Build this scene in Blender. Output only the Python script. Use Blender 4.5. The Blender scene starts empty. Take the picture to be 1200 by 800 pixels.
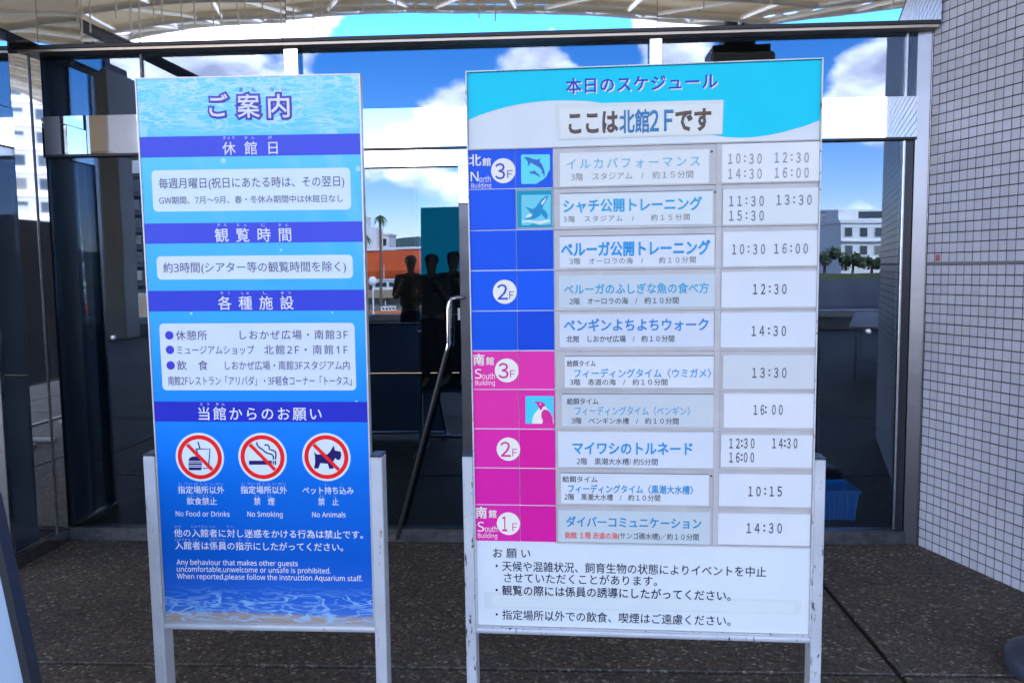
import bpy, bmesh, math, random
import numpy as np
from mathutils import Vector, Matrix
random.seed(7)
S = bpy.context.scene
COL = S.collection

# ------------------------------------------------------------------ camera
PITCH, ROLL, YAW, EYE = 0.08667902, -0.01245808, -0.05517179, 1.5
cy, sy, cp, sp = math.cos(YAW), math.sin(YAW), math.cos(PITCH), math.sin(PITCH)
fwd = Vector((sy*cp, cy*cp, -sp)); rt0 = Vector((cy, -sy, 0)); up0 = rt0.cross(fwd)
rt = math.cos(ROLL)*rt0 + math.sin(ROLL)*up0
upv = -math.sin(ROLL)*rt0 + math.cos(ROLL)*up0
cam_d = bpy.data.cameras.new('camera'); cam = bpy.data.objects.new('camera', cam_d); COL.objects.link(cam)
cam.matrix_world = Matrix(((rt.x, upv.x, -fwd.x, 0), (rt.y, upv.y, -fwd.y, 0), (rt.z, upv.z, -fwd.z, EYE), (0, 0, 0, 1)))
cam_d.sensor_width = 36; cam_d.lens = 960/1200*36
cam_d.clip_start = .05; cam_d.clip_end = 4000
S.camera = cam

# ------------------------------------------------------------------ light, sky, exposure
SUN_EL, SUN_AZ = math.radians(44), math.radians(24)          # azimuth from +Y towards +X
S.view_settings.view_transform = 'Standard'; S.view_settings.look = 'None'
S.view_settings.exposure = 2.42; S.view_settings.gamma = 1
S.view_settings.use_curve_mapping = False
w = bpy.data.worlds.new('World'); S.world = w; w.use_nodes = True
N, L = w.node_tree.nodes, w.node_tree.links
N.clear()
def wn(t, **k):
    n = N.new(t)
    for a, b in k.items(): setattr(n, a, b)
    return n
sky = wn('ShaderNodeTexSky', sky_type='NISHITA', sun_disc=False, sun_elevation=SUN_EL, sun_rotation=SUN_AZ,
         altitude=0, air_density=1.0, dust_density=.05, ozone_density=3.0)
tc = wn('ShaderNodeTexCoord')
hs = wn('ShaderNodeHueSaturation'); hs.inputs['Saturation'].default_value = 1.45; hs.inputs['Value'].default_value = 1.7
L.new(sky.outputs[0], hs.inputs['Color'])
ht = wn('ShaderNodeVectorMath', operation='MULTIPLY'); ht.inputs[1].default_value = (1.12, .93, 1.12); L.new(hs.outputs[0], ht.inputs[0])
mp = wn('ShaderNodeMapping'); mp.inputs['Scale'].default_value = (1, 1, 1.9); L.new(tc.outputs['Generated'], mp.inputs[0])
nz = wn('ShaderNodeTexNoise'); nz.inputs['Scale'].default_value = 5.0; nz.inputs['Detail'].default_value = 9; nz.inputs['Roughness'].default_value = .56
L.new(mp.outputs[0], nz.inputs['Vector'])
acc = nz.outputs['Fac']
# where the cumulus banks and the clear patches of that day's sky lie (direction, radius, more or less cloud)
CL = [(-0.04,-0.973,0.228,0.085,.8),(-0.119,-0.968,0.215,0.05,.5),(-0.39,-0.894,0.219,0.12,.8),(0.144,-0.96,0.239,0.05,.6),(0.35,-0.916,0.190,0.06,.9),
      (-0.174,-0.979,0.125,0.08,.5),(0.329,-0.939,0.13,0.08,.25),(-0.375,-0.887,0.27,0.05,.8),(-0.269,-0.922,0.28,0.06,.8),(0.124,-0.953,0.278,0.05,.9),
      (-0.498,-0.847,0.189,0.06,.5),(-0.228,-0.945,0.236,0.075,-1.2),(0.053,-0.967,0.248,0.045,-1.0),(0.261,-0.937,0.233,0.06,-1.2),
      (-0.317,-0.917,0.241,0.03,-.8),(-0.543,-0.819,0.184,0.05,-.8),(-0.206,-0.978,0.044,0.03,-.7),(-0.087,-0.954,0.286,0.07,-1.1)]
for x, y, z, r, a in CL:
    vd = wn('ShaderNodeVectorMath', operation='DISTANCE'); vd.inputs[1].default_value = (x, y, z)
    L.new(tc.outputs['Generated'], vd.inputs[0])
    mr = wn('ShaderNodeMapRange', interpolation_type='SMOOTHSTEP')
    for i, v in ((1, 0), (2, r*1.5), (3, a*.30), (4, 0)): mr.inputs[i].default_value = v
    L.new(vd.outputs['Value'], mr.inputs[0])
    ad = wn('ShaderNodeMath', operation='ADD'); L.new(acc, ad.inputs[0]); L.new(mr.outputs[0], ad.inputs[1]); acc = ad.outputs[0]
cm = wn('ShaderNodeMapRange', interpolation_type='SMOOTHSTEP')
cm.inputs[1].default_value = .52; cm.inputs[2].default_value = .64
L.new(acc, cm.inputs[0])
# cloud colour: white crowns, lilac-grey where the cloud is thick
nz2 = wn('ShaderNodeTexNoise'); nz2.inputs['Scale'].default_value = 11; nz2.inputs['Detail'].default_value = 6
L.new(mp.outputs[0], nz2.inputs['Vector'])
cr = wn('ShaderNodeValToRGB'); cr.color_ramp.elements[0].position = .34; cr.color_ramp.elements[1].position = .60
cr.color_ramp.elements[0].color = (.27, .27, .36, 1); cr.color_ramp.elements[1].color = (.85, .81, .80, 1)
L.new(nz2.outputs['Fac'], cr.inputs[0])
cs = wn('ShaderNodeVectorMath', operation='SCALE'); cs.inputs['Scale'].default_value = 29.0
L.new(cr.outputs[0], cs.inputs[0])
mx = wn('ShaderNodeMixRGB'); L.new(cm.outputs[0], mx.inputs[0]); L.new(ht.outputs[0], mx.inputs[1]); L.new(cs.outputs[0], mx.inputs[2])
bg = wn('ShaderNodeBackground'); bg.inputs['Strength'].default_value = .1; L.new(mx.outputs[0], bg.inputs[0])
wo = wn('ShaderNodeOutputWorld'); L.new(bg.outputs[0], wo.inputs[0])
sd = bpy.data.lights.new('sun', 'SUN'); sun = bpy.data.objects.new('sun', sd); COL.objects.link(sun)
sd.energy = 4; sd.angle = math.radians(.5); sd.color = (1, .95, .88)
sdir = Vector((math.sin(SUN_AZ)*math.cos(SUN_EL), math.cos(SUN_AZ)*math.cos(SUN_EL), math.sin(SUN_EL)))
sun.rotation_euler = sdir.to_track_quat('Z', 'Y').to_euler()
try:
    S.cycles.use_denoising = True; S.cycles.max_bounces = 8; S.cycles.transparent_max_bounces = 12
    S.cycles.glossy_bounces = 6; S.cycles.sample_clamp_indirect = 6; S.cycles.caustics_reflective = False
except Exception: pass

# ------------------------------------------------------------------ materials
def lin(c): return tuple((v/255/12.92 if v/255 <= .04045 else ((v/255+.055)/1.055)**2.4) for v in c)
MATS = {}
def mat(name, col=(.5, .5, .5), rough=.5, metal=0., noise=None, bump=None, spec=.5, coat=0., island=0., emis=None, scratch=None):
    """principled material; noise=(scale, amount, detail) varies the value, bump=(scale, strength, distance)"""
    if name in MATS: return MATS[name]
    m = bpy.data.materials.new(name); m.use_nodes = True; n, l = m.node_tree.nodes, m.node_tree.links
    p = n['Principled BSDF']; p.inputs['Base Color'].default_value = (*col, 1); p.inputs['Roughness'].default_value = rough
    p.inputs['Metallic'].default_value = metal; p.inputs['Specular IOR Level'].default_value = spec
    p.inputs['Coat Weight'].default_value = coat
    t = n.new('ShaderNodeTexCoord'); out = None
    if noise:
        z = n.new('ShaderNodeTexNoise'); z.inputs['Scale'].default_value = noise[0]; z.inputs['Detail'].default_value = noise[2] if len(noise) > 2 else 5
        l.new(t.outputs['Object'], z.inputs['Vector'])
        r = n.new('ShaderNodeMapRange'); r.inputs[1].default_value = .3; r.inputs[2].default_value = .7
        r.inputs[3].default_value = 1-noise[1]; r.inputs[4].default_value = 1+noise[1]; l.new(z.outputs['Fac'], r.inputs[0]); out = r.outputs[0]
    if island:
        g = n.new('ShaderNodeNewGeometry'); o = n.new('ShaderNodeObjectInfo')
        a = n.new('ShaderNodeMath'); a.operation = 'ADD'; l.new(g.outputs['Random Per Island'], a.inputs[0]); l.new(o.outputs['Random'], a.inputs[1])
        f = n.new('ShaderNodeMath'); f.operation = 'FRACT'; l.new(a.outputs[0], f.inputs[0])
        r = n.new('ShaderNodeMapRange'); r.inputs[3].default_value = 1-island; r.inputs[4].default_value = 1+island; l.new(f.outputs[0], r.inputs[0])
        if out is None: out = r.outputs[0]
        else:
            q = n.new('ShaderNodeMath'); q.operation = 'MULTIPLY'; l.new(out, q.inputs[0]); l.new(r.outputs[0], q.inputs[1]); out = q.outputs[0]
    if out is not None:
        v = n.new('ShaderNodeVectorMath'); v.operation = 'SCALE'; v.inputs[0].default_value = col; l.new(out, v.inputs['Scale']); csock = v.outputs[0]
    else: csock = None
    if scratch:      # (scale, threshold, colour, stretch) worn patches
        mpn = n.new('ShaderNodeMapping'); mpn.inputs['Scale'].default_value = scratch[3]; l.new(t.outputs['Object'], mpn.inputs[0])
        z = n.new('ShaderNodeTexNoise'); z.inputs['Scale'].default_value = scratch[0]; z.inputs['Detail'].default_value = 8; z.inputs['Roughness'].default_value = .7; l.new(mpn.outputs[0], z.inputs['Vector'])
        r = n.new('ShaderNodeMapRange'); r.inputs[1].default_value = scratch[1]; r.inputs[2].default_value = scratch[1]+.03; l.new(z.outputs['Fac'], r.inputs[0])
        x = n.new('ShaderNodeMixRGB'); l.new(r.outputs[0], x.inputs[0]); x.inputs[2].default_value = (*scratch[2], 1)
        if csock: l.new(csock, x.inputs[1])
        else: x.inputs[1].default_value = (*col, 1)
        csock = x.outputs[0]
    if csock: l.new(csock, p.inputs['Base Color'])
    if bump:
        z = n.new('ShaderNodeTexNoise'); z.inputs['Scale'].default_value = bump[0]; z.inputs['Detail'].default_value = 4; l.new(t.outputs['Object'], z.inputs['Vector'])
        b = n.new('ShaderNodeBump'); b.inputs['Strength'].default_value = bump[1]; b.inputs['Distance'].default_value = bump[2]
        l.new(z.outputs['Fac'], b.inputs['Height']); l.new(b.outputs[0], p.inputs['Normal'])
    if emis: p.inputs['Emission Color'].default_value = (*emis[0], 1); p.inputs['Emission Strength'].default_value = emis[1]
    MATS[name] = m; return m

def glass_mat(name, tint, base=.05, bump=(1.1, .0016)):
    m = bpy.data.materials.new(name); m.use_nodes = True; n, l = m.node_tree.nodes, m.node_tree.links; n.clear()
    o = n.new('ShaderNodeOutputMaterial'); mix = n.new('ShaderNodeMixShader'); tr = n.new('ShaderNodeBsdfTransparent'); gl = n.new('ShaderNodeBsdfGlossy')
    tr.inputs[0].default_value = (*tint, 1); gl.inputs[0].default_value = (.68, .81, 1, 1); gl.inputs['Roughness'].default_value = 0.0
    lw = n.new('ShaderNodeLayerWeight'); lw.inputs[0].default_value = .5
    pw = n.new('ShaderNodeMath'); pw.operation = 'POWER'; pw.inputs[1].default_value = 5; l.new(lw.outputs['Facing'], pw.inputs[0])
    ma = n.new('ShaderNodeMath'); ma.operation = 'MULTIPLY_ADD'; ma.inputs[1].default_value = 1-base; ma.inputs[2].default_value = base; l.new(pw.outputs[0], ma.inputs[0])
    l.new(ma.outputs[0], mix.inputs[0]); l.new(tr.outputs[0], mix.inputs[1]); l.new(gl.outputs[0], mix.inputs[2]); l.new(mix.outputs[0], o.inputs[0])
    t = n.new('ShaderNodeTexCoord'); z = n.new('ShaderNodeTexNoise'); z.inputs['Scale'].default_value = bump[0]; z.inputs['Detail'].default_value = 1
    b = n.new('ShaderNodeBump'); b.inputs['Distance'].default_value = bump[1]; b.inputs['Strength'].default_value = 1
    l.new(t.outputs['Object'], z.inputs['Vector']); l.new(z.outputs['Fac'], b.inputs['Height']); l.new(b.outputs[0], gl.inputs['Normal'])
    MATS[name] = m; return m

GLASS = glass_mat('tinted_glass', (.60, .66, .70), .10)
STEEL = mat('polished_steel', (.66, .67, .68), .02, 1., noise=(3, .04), bump=(1.6, .3, .0004))
STEELW = mat('wavy_steel', (.66, .67, .67), .015, 1., noise=(2, .05), bump=(1.9, .4, .00035))
BRUSH = mat('brushed_steel', (.42, .43, .45), .25, 1., noise=(30, .12))
DARKST = mat('dark_steel', (.10, .10, .11), .4, .8, noise=(20, .3), scratch=(6, .62, (.17, .16, .15), (1, 1, 8)))
ALU = mat('grey_aluminium', (.50, .53, .57), .42, .15, noise=(8, .10), scratch=(9, .63, (.30, .22, .13), (6, 6, 2)))
ALUW = mat('worn_aluminium', (.50, .53, .57), .42, .15, noise=(8, .10), scratch=(14, .585, (.06, .055, .05), (5, 5, 1.6)))
CAP = mat('dark_cap', (.035, .045, .06), .25, 0, noise=(20, .2))
BLACK = mat('black_gasket', (.012, .012, .013), .5)
INTER = mat('interior_dark', (.022, .020, .022), .8, noise=(2, .3))
TILE = mat('grey_tile', (.58, .60, .70), .30, 0, noise=(1.3, .10, 8), island=.06, bump=(40, .05, .001))
GROUT = mat('tile_grout', (.075, .078, .084), .9, noise=(60, .3))
CONC = mat('concrete', (.36, .35, .33), .85, noise=(1.2, .16, 8), bump=(30, .2, .01))
SEAL = mat('grey_sealant', (.21, .215, .24), .7)
MEMB = mat('beige_membrane', (.60, .50, .33), .8, noise=(.6, .09))
def membrane():
    n, l = MEMB.node_tree.nodes, MEMB.node_tree.links; p = n['Principled BSDF']; tl = n.new('ShaderNodeBsdfTranslucent'); tl.inputs[0].default_value = (.75, .60, .38, 1)
    mx_ = n.new('ShaderNodeMixShader'); mx_.inputs[0].default_value = .032; o = n['Material Output']; l.new(p.outputs[0], mx_.inputs[1]); l.new(tl.outputs[0], mx_.inputs[2]); l.new(mx_.outputs[0], o.inputs['Surface'])
membrane()
WTUBE = mat('white_tube', (.80, .77, .68), .35, noise=(3, .06))
BEIGE = mat('beige_panel', (.50, .45, .38), .75, noise=(.8, .12, 7))

def ground_mat():
    m = bpy.data.materials.new('exposed_aggregate'); m.use_nodes = True; n, l = m.node_tree.nodes, m.node_tree.links
    p = n['Principled BSDF']; t = n.new('ShaderNodeTexCoord'); p.inputs['Roughness'].default_value = .72; p.inputs['Specular IOR Level'].default_value = .4
    v = n.new('ShaderNodeTexVoronoi'); v.inputs['Scale'].default_value = 80; l.new(t.outputs['Object'], v.inputs['Vector'])
    v2 = n.new('ShaderNodeTexVoronoi'); v2.inputs['Scale'].default_value = 210; l.new(t.outputs['Object'], v2.inputs['Vector'])
    sep = n.new('ShaderNodeSeparateColor'); l.new(v.outputs['Color'], sep.inputs[0])
    r = n.new('ShaderNodeValToRGB'); e = r.color_ramp.elements; e[0].color = (.038, .031, .024, 1); e[1].color = (.24, .20, .15, 1)
    for pos, c in ((.35, (.056, .048, .040)), (.62, (.080, .068, .056)), (.74, (.115, .072, .050)), (.8, (.065, .064, .062)), (.9, (.075, .07, .062))):
        q = r.color_ramp.elements.new(pos); q.color = (*c, 1)
    l.new(sep.outputs[0], r.inputs[0])
    sep2 = n.new('ShaderNodeSeparateColor'); l.new(v2.outputs['Color'], sep2.inputs[0])
    mr = n.new('ShaderNodeMapRange'); mr.inputs[3].default_value = .6; mr.inputs[4].default_value = 1.4; l.new(sep2.outputs[1], mr.inputs[0])
    z = n.new('ShaderNodeTexNoise'); z.inputs['Scale'].default_value = 1.7; z.inputs['Detail'].default_value = 7; l.new(t.outputs['Object'], z.inputs['Vector'])
    mz = n.new('ShaderNodeMapRange'); mz.inputs[1].default_value = .3; mz.inputs[2].default_value = .7; mz.inputs[3].default_value = 1.08; mz.inputs[4].default_value = 1.75; l.new(z.outputs['Fac'], mz.inputs[0])
    mm = n.new('ShaderNodeMath'); mm.operation = 'MULTIPLY'; l.new(mr.outputs[0], mm.inputs[0]); l.new(mz.outputs[0], mm.inputs[1])
    s = n.new('ShaderNodeVectorMath'); s.operation = 'SCALE'; l.new(r.outputs[0], s.inputs[0]); l.new(mm.outputs[0], s.inputs['Scale']); l.new(s.outputs[0], p.inputs['Base Color'])
    b = n.new('ShaderNodeBump'); b.inputs['Strength'].default_value = .35; b.inputs['Distance'].default_value = .002; b.invert = True
    l.new(v.outputs['Distance'], b.inputs['Height']); l.new(b.outputs[0], p.inputs['Normal'])
    return m
AGG = ground_mat()
def water_mat():
    m = mat('harbour_water', (.012, .03, .05), .12, 0, noise=(.05, .3), bump=(.35, .9, .5)); return m

# ------------------------------------------------------------------ mesh helpers
class MB:
    def __init__(s): s.v = []; s.f = []
    def add(s, vs, fs):
        o = len(s.v); s.v += [tuple(v) for v in vs]; s.f += [tuple(i+o for i in f) for f in fs]; return s
    def box(s, x0, x1, y0, y1, z0, z1, M=None):
        vs = [Vector((x, y, z)) for x in (x0, x1) for y in (y0, y1) for z in (z0, z1)]
        if M: vs = [M @ v for v in vs]
        return s.add(vs, [(0, 1, 3, 2), (4, 6, 7, 5), (0, 4, 5, 1), (2, 3, 7, 6), (0, 2, 6, 4), (1, 5, 7, 3)])
    def bbox(s, x0, x1, y0, y1, z0, z1, b):            # box with chamfered edges
        bm = bmesh.new(); bmesh.ops.create_cube(bm, size=1)
        for v in bm.verts: v.co = Vector(((x0+x1)/2+v.co.x*(x1-x0), (y0+y1)/2+v.co.y*(y1-y0), (z0+z1)/2+v.co.z*(z1-z0)))
        bmesh.ops.bevel(bm, geom=bm.edges[:], offset=b, segments=1, affect='EDGES')
        bm.verts.index_update(); s.add([v.co[:] for v in bm.verts], [[v.index for v in f.verts] for f in bm.faces]); bm.free(); return s
    def tube(s, pts, r, n=10, caps=True):
        pts = [Vector(p) for p in pts]; rs = r if isinstance(r, (list, tuple)) else [r]*len(pts); rings = []
        ref = None
        for i, p in enumerate(pts):
            d = (pts[min(i+1, len(pts)-1)]-pts[max(i-1, 0)]).normalized()
            if ref is None: ref = Vector((0, 0, 1)) if abs(d.z) < .9 else Vector((1, 0, 0))
            a = d.cross(ref).normalized(); b = a.cross(d).normalized(); ref = b
            rings.append([p+(a*math.cos(2*math.pi*k/n)+b*math.sin(2*math.pi*k/n))*rs[i] for k in range(n)])
        vs = [v for q in rings for v in q]; fs = []
        for i in range(len(pts)-1):
            for k in range(n): fs.append((i*n+k, i*n+(k+1) % n, (i+1)*n+(k+1) % n, (i+1)*n+k))
        if caps: fs += [tuple(range(n))[::-1], tuple((len(pts)-1)*n+k for k in range(n))]
        return s.add(vs, fs)
    def lathe(s, prof, c=(0, 0, 0), n=24):
        vs = [(c[0]+r*math.cos(2*math.pi*k/n), c[1]+r*math.sin(2*math.pi*k/n), c[2]+z) for r, z in prof for k in range(n)]
        fs = [(i*n+k, i*n+(k+1) % n, (i+1)*n+(k+1) % n, (i+1)*n+k) for i in range(len(prof)-1) for k in range(n)]
        fs += [tuple(range(n))[::-1], tuple((len(prof)-1)*n+k for k in range(n))]
        return s.add(vs, fs)
    def prism(s, pts, y0, y1):                          # xz outline extruded along y
        n = len(pts); vs = [(x, y0, z) for x, z in pts]+[(x, y1, z) for x, z in pts]
        return s.add(vs, [tuple(range(n)), tuple(range(2*n-1, n-1, -1))]+[(i, i+n, (i+1) % n+n, (i+1) % n) for i in range(n)])
    def obj(s, name, m, parent=None, smooth=False):
        me = bpy.data.meshes.new(name); me.from_pydata([tuple(v) for v in s.v], [], s.f); me.materials.append(m)
        bm = bmesh.new(); bm.from_mesh(me); bmesh.ops.recalc_face_normals(bm, faces=bm.faces[:]); bm.to_mesh(me); bm.free()
        if smooth:
            me.polygons.foreach_set('use_smooth', [True]*len(me.polygons))
            try: me.set_sharp_from_angle(angle=math.radians(40))
            except Exception: pass
        o = bpy.data.objects.new(name, me); COL.objects.link(o)
        if parent: o.parent = parent
        return o
def tag(o, label=None, cat=None, group=None, kind=None):
    for k, v in (('label', label), ('category', cat), ('group', group), ('kind', kind)):
        if v: o[k] = v
    return o
def thing(name, label, cat, loc=(0, 0, 0), rz=0, group=None):
    o = bpy.data.objects.new(name, None); COL.objects.link(o); o.location = loc; o.rotation_euler = (0, 0, rz); o.empty_display_size = .2
    return tag(o, label, cat, group)
def Bx(*a, M=None): return MB().box(*a, M=M)
def copy_tree(o, parent=None):
    c = o.copy(); COL.objects.link(c); c.parent = parent
    for ch in list(o.children): copy_tree(ch, c)
    return c

FY = 4.431                                               # the glazing plane
# ------------------------------------------------------------------ ground: base sheet and slabs with open joints
g = MB().box(-40, 40, -11.6, 4.5, -.5, -.012).obj('ground', mat('joint_mortar', (.012, .012, .012), .9)); tag(g, kind='structure')
xs = [-18.75, -13.75, -8.75, -3.75, 1.25, 6.25, 11.25, 16.25, 21.25]; ys = [4.43, 2.97, .57, -1.83, -4.23, -6.63, -9.03, -11.55]
J = .012
for i in range(len(xs)-1):
    for j in range(len(ys)-1):
        x0, x1, y0, y1 = xs[i]+J, xs[i+1]-J, ys[j+1]+J, ys[j]-J
        bv = .0015; s = MB()
        vs = [(x0, y0, -.012), (x1, y0, -.012), (x1, y1, -.012), (x0, y1, -.012), (x0, y0, -bv), (x1, y0, -bv), (x1, y1, -bv), (x0, y1, -bv),
              (x0+bv, y0+bv, 0), (x1-bv, y0+bv, 0), (x1-bv, y1-bv, 0), (x0+bv, y1-bv, 0)]
        fs = [(k, (k+1) % 4, (k+1) % 4+4, k+4) for k in range(4)]+[(k+4, (k+1) % 4+4, (k+1) % 4+8, k+8) for k in range(4)]+[(8, 9, 10, 11)]
        s.add(vs, fs).obj('paving_slab', AGG, g)

# ------------------------------------------------------------------ glazed entrance facade
fac = thing('glass_entrance', 'mirror glass entrance front with polished steel bands behind the signs', 'entrance', (0, FY, 0))
def F(mb, name, m, parent=fac, smooth=False):            # shapes given in world coordinates, stored relative to the facade
    mb.v = [(v[0], v[1]-FY, v[2]) for v in mb.v]; return mb.obj(name, m, parent, smooth)
def bent_sheet(x0, x1, z0, z1, y, th, amp, seed, nx=60, nz=6):  # slightly buckled polished sheet
    rnd = random.Random(seed); ph = [(rnd.uniform(.6, 2.6), rnd.uniform(0, 6.3), rnd.uniform(.3, 1)) for _ in range(5)]
    vs = []
    for j in range(nz+1):
        for i in range(nx+1):
            x = x0+(x1-x0)*i/nx; z = z0+(z1-z0)*j/nz
            vs.append((x, y+amp*sum(a*math.sin(k*x*2.2+p+z*1.5*k) for k, p, a in ph), z))
    fs = [(j*(nx+1)+i, j*(nx+1)+i+1, (j+1)*(nx+1)+i+1, (j+1)*(nx+1)+i) for j in range(nz) for i in range(nx)]
    m = MB().add(vs, fs); n = (nx+1)*(nz+1)
    m.add([(x0, y+th, z0), (x1, y+th, z0), (x1, y+th, z1), (x0, y+th, z1)], [(3, 2, 1, 0)])
    return m
# fascia of three sheets
for a, b, sd_ in ((-2.9, -1.40, 3), (-1.397, .52, 5), (.523, 1.93, 9)):
    F(bent_sheet(a, b, 2.722, 3.35, FY-.10, .05, .00012 if sd_ != 3 else .0007, sd_), 'fascia_sheet', STEELW, smooth=True)
F(MB().box(-2.9, 1.93, FY-.099, FY+.05, 2.705, 2.721), 'fascia_trim', BLACK)
F(MB().box(-2.9, 1.93, FY-.085, FY+.06, 2.690, 2.704), 'fascia_soffit', mat('bronze_soffit', (.42, .33, .25), .3, .6))
# transom band
for a, b in ((-2.78, -1.44), (-1.437, .485), (.49, 1.855)):
    F(bent_sheet(a, b, 2.158, 2.362, FY-.035, .05, .0003, int(a*10)+40, 30, 3), 'transom', STEEL, smooth=True)
F(MB().box(-2.79, 1.86, FY-.03, FY+.03, 2.146, 2.157), 'transom_shadow_gap', BLACK)
# mullions above and below the transom
for xa, xb in ((-1.437, -1.359), (.489, .555)):
    F(MB().bbox(xa, xb, FY-.045, FY+.06, 2.3625, 2.689, .003), 'mullion', STEEL)
    F(MB().bbox(xa, xb, FY-.045, FY+.06, .079, 2.145, .003), 'mullion', BRUSH)
F(MB().bbox(1.80, 1.812, FY-.012, FY+.05, .079, 2.145, .002), 'mullion', BRUSH)
F(MB().box(1.813, 1.857, FY+.004, FY+.06, .079, 2.145), 'edge_panel', mat('dark_edge', (.02, .02, .03), .2))
F(MB().bbox(1.80, 1.812, FY-.012, FY+.05, 2.3625, 2.689, .002), 'mullion', BRUSH)
F(MB().bbox(-2.24, -2.225, FY-.01, FY+.05, 2.3625, 2.689, .002), 'mullion', DARKST)
F(MB().bbox(-2.235, -2.215, FY-.012, FY+.05, .079, 2.145, .002), 'mullion', DARKST)
# glass panes
def pane(x0, x1, z0, z1, y=FY):
    return F(MB().box(x0, x1, y, y+.010, z0, z1), 'glass_pane', GLASS)
pane(-2.79, -2.24, 2.3625, 2.689); pane(-2.225, -1.438, 2.3625, 2.689); pane(-1.358, .488, 2.3625, 2.689); pane(.556, 1.80, 2.3625, 2.689); pane(1.8125, 1.86, 2.3625, 2.689)
pane(-2.79, -2.236, .08, 2.145); pane(-2.214, -1.438, .08, 2.145); pane(.556, 1.80, .08, 2.145)
# base rail
F(MB().bbox(-2.80, -1.36, FY-.03, FY+.05, 0, .078, .004), 'base_rail', DARKST)
F(MB().bbox(-1.357, .49, FY-.03, FY+.05, 0, .078, .004), 'base_rail', DARKST)
F(MB().bbox(.556, 1.86, FY-.03, FY+.05, 0, .078, .004), 'base_rail', DARKST)
# the swing door of the middle bay
F(MB().bbox(-1.357, .488, FY-.03, FY+.05, 2.055, 2.145, .003), 'door_head', STEEL)
door = F(MB().box(-1.355, -.5225, FY-.004, FY+.008, .082, 2.052), 'door', GLASS); door['label'] = 'frameless glass door leaf with bent steel handle'
F(MB().bbox(-.521, -.440, FY-.028, FY+.05, 1.86, 2.0545, .003), 'door_post', STEEL)
F(MB().bbox(-.521, -.455, FY-.026, FY+.05, .079, 1.859, .003), 'door_post', mat('grey_post', (.12, .12, .13), .35, .6, noise=(6, .2)))
pane(-.439, .487, .079, 2.054)
h = MB().tube([(-.50, FY-.03, 1.357), (-.535, FY-.075, 1.358), (-.557, FY-.085, 1.352), (-.572, FY-.088, 1.335), (-.577, FY-.088, 1.30), (-.580, FY-.088, 1.12), (-.582, FY-.088, 1.10), (-.590, FY-.088, 1.075)], .0115, 12)
F(h, 'handle', mat('chrome', (.75, .75, .76), .08, 1.), door, True)
h = MB().tube([(-.587, FY-.088, 1.085), (-.60, FY-.087, 1.04), (-.885, FY-.075, .045), (-.888, FY-.06, .035)], [.0115, .0125, .0125, .012], 12)
F(h, 'prop_rod', mat('rod_grey', (.035, .035, .037), .35, .4), door, True)
F(MB().bbox(-.535, -.521, FY-.031, FY-.0265, 1.235, 1.30, .001), 'sticker', mat('sticker_white', (.6, .62, .65), .6), fac)
for x, z in ((1.648, 1.155), (-2.47, 1.155)):
    MB().lathe([(.014, 0), (.0135, .012), (.009, .017), (.003, .018)], n=16).obj('door_lock', mat('lock_chrome', (.8, .8, .8), .35, .6), fac, True).matrix_local = Matrix.Translation((x, -.0005, z)) @ Matrix.Rotation(math.radians(90), 4, 'X')
# left return: glazed side wall running towards the camera
F(MB().box(-2.812, -2.80, 3.97, 4.165, .08, 2.155), 'glass_pane', GLASS)
def slant(xa, ya, xb, yb, z0_, z1_, name, m):
    t_ = Vector((xb-xa, yb-ya)).normalized(); k = Vector((-abs(t_.y), abs(t_.x)))*.03
    q = [(xa, ya), (xb, yb), (xb+k.x, yb+k.y), (xa+k.x, ya+k.y)]
    F(MB().add([(x, y, z) for z in (z0_, z1_) for x, y in q], [(0, 1, 5, 4), (1, 2, 6, 5), (2, 3, 7, 6), (3, 0, 4, 7), (0, 3, 2, 1), (4, 5, 6, 7)]), name, m)
slant(-2.900, 4.318, -2.835, 4.379, .075, 2.70, 'steel_post', STEEL); slant(-2.826, 4.386, -2.792, 4.418, .075, 2.70, 'steel_post', STEEL)
slant(-2.834, 4.374, -2.827, 4.381, .075, 2.70, 'mullion', DARKST)
F(MB().box(-2.83, -2.80, 3.97, 4.165, 2.365, 2.70), 'upper_cladding', STEEL)
F(MB().bbox(-2.83, -2.775, 3.93, 4.395, 0, .074, .003), 'base_rail', mat('polished_rail', (.5, .5, .52), .12, 1.))
F(MB().bbox(-2.83, -2.79, 3.97, 4.165, 2.16, 2.36, .003), 'transom', STEEL)
F(MB().bbox(-2.85, -2.79, 3.93, 3.965, .075, 2.70, .003), 'mullion', BRUSH)
F(MB().bbox(-2.90, -2.74, 3.92, 4.329, 2.722, 3.35, .003), 'fascia_sheet', STEELW)
# right end post and trim
post = MB().add([(1.861, 4.428, 0), (1.928, 4.412, 0), (1.95, 4.50, 0), (1.861, 4.50, 0), (1.861, 4.428, 3.35), (1.928, 4.412, 3.35), (1.95, 4.50, 3.35), (1.861, 4.50, 3.35)],
                [(0, 1, 5, 4), (1, 2, 6, 5), (2, 3, 7, 6), (3, 0, 4, 7), (0, 3, 2, 1), (4, 5, 6, 7)])
F(post, 'corner_post', mat('post_steel', (.17, .172, .185), .30, 1., noise=(3, .06), bump=(9, .25, .004)), fac)

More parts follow.
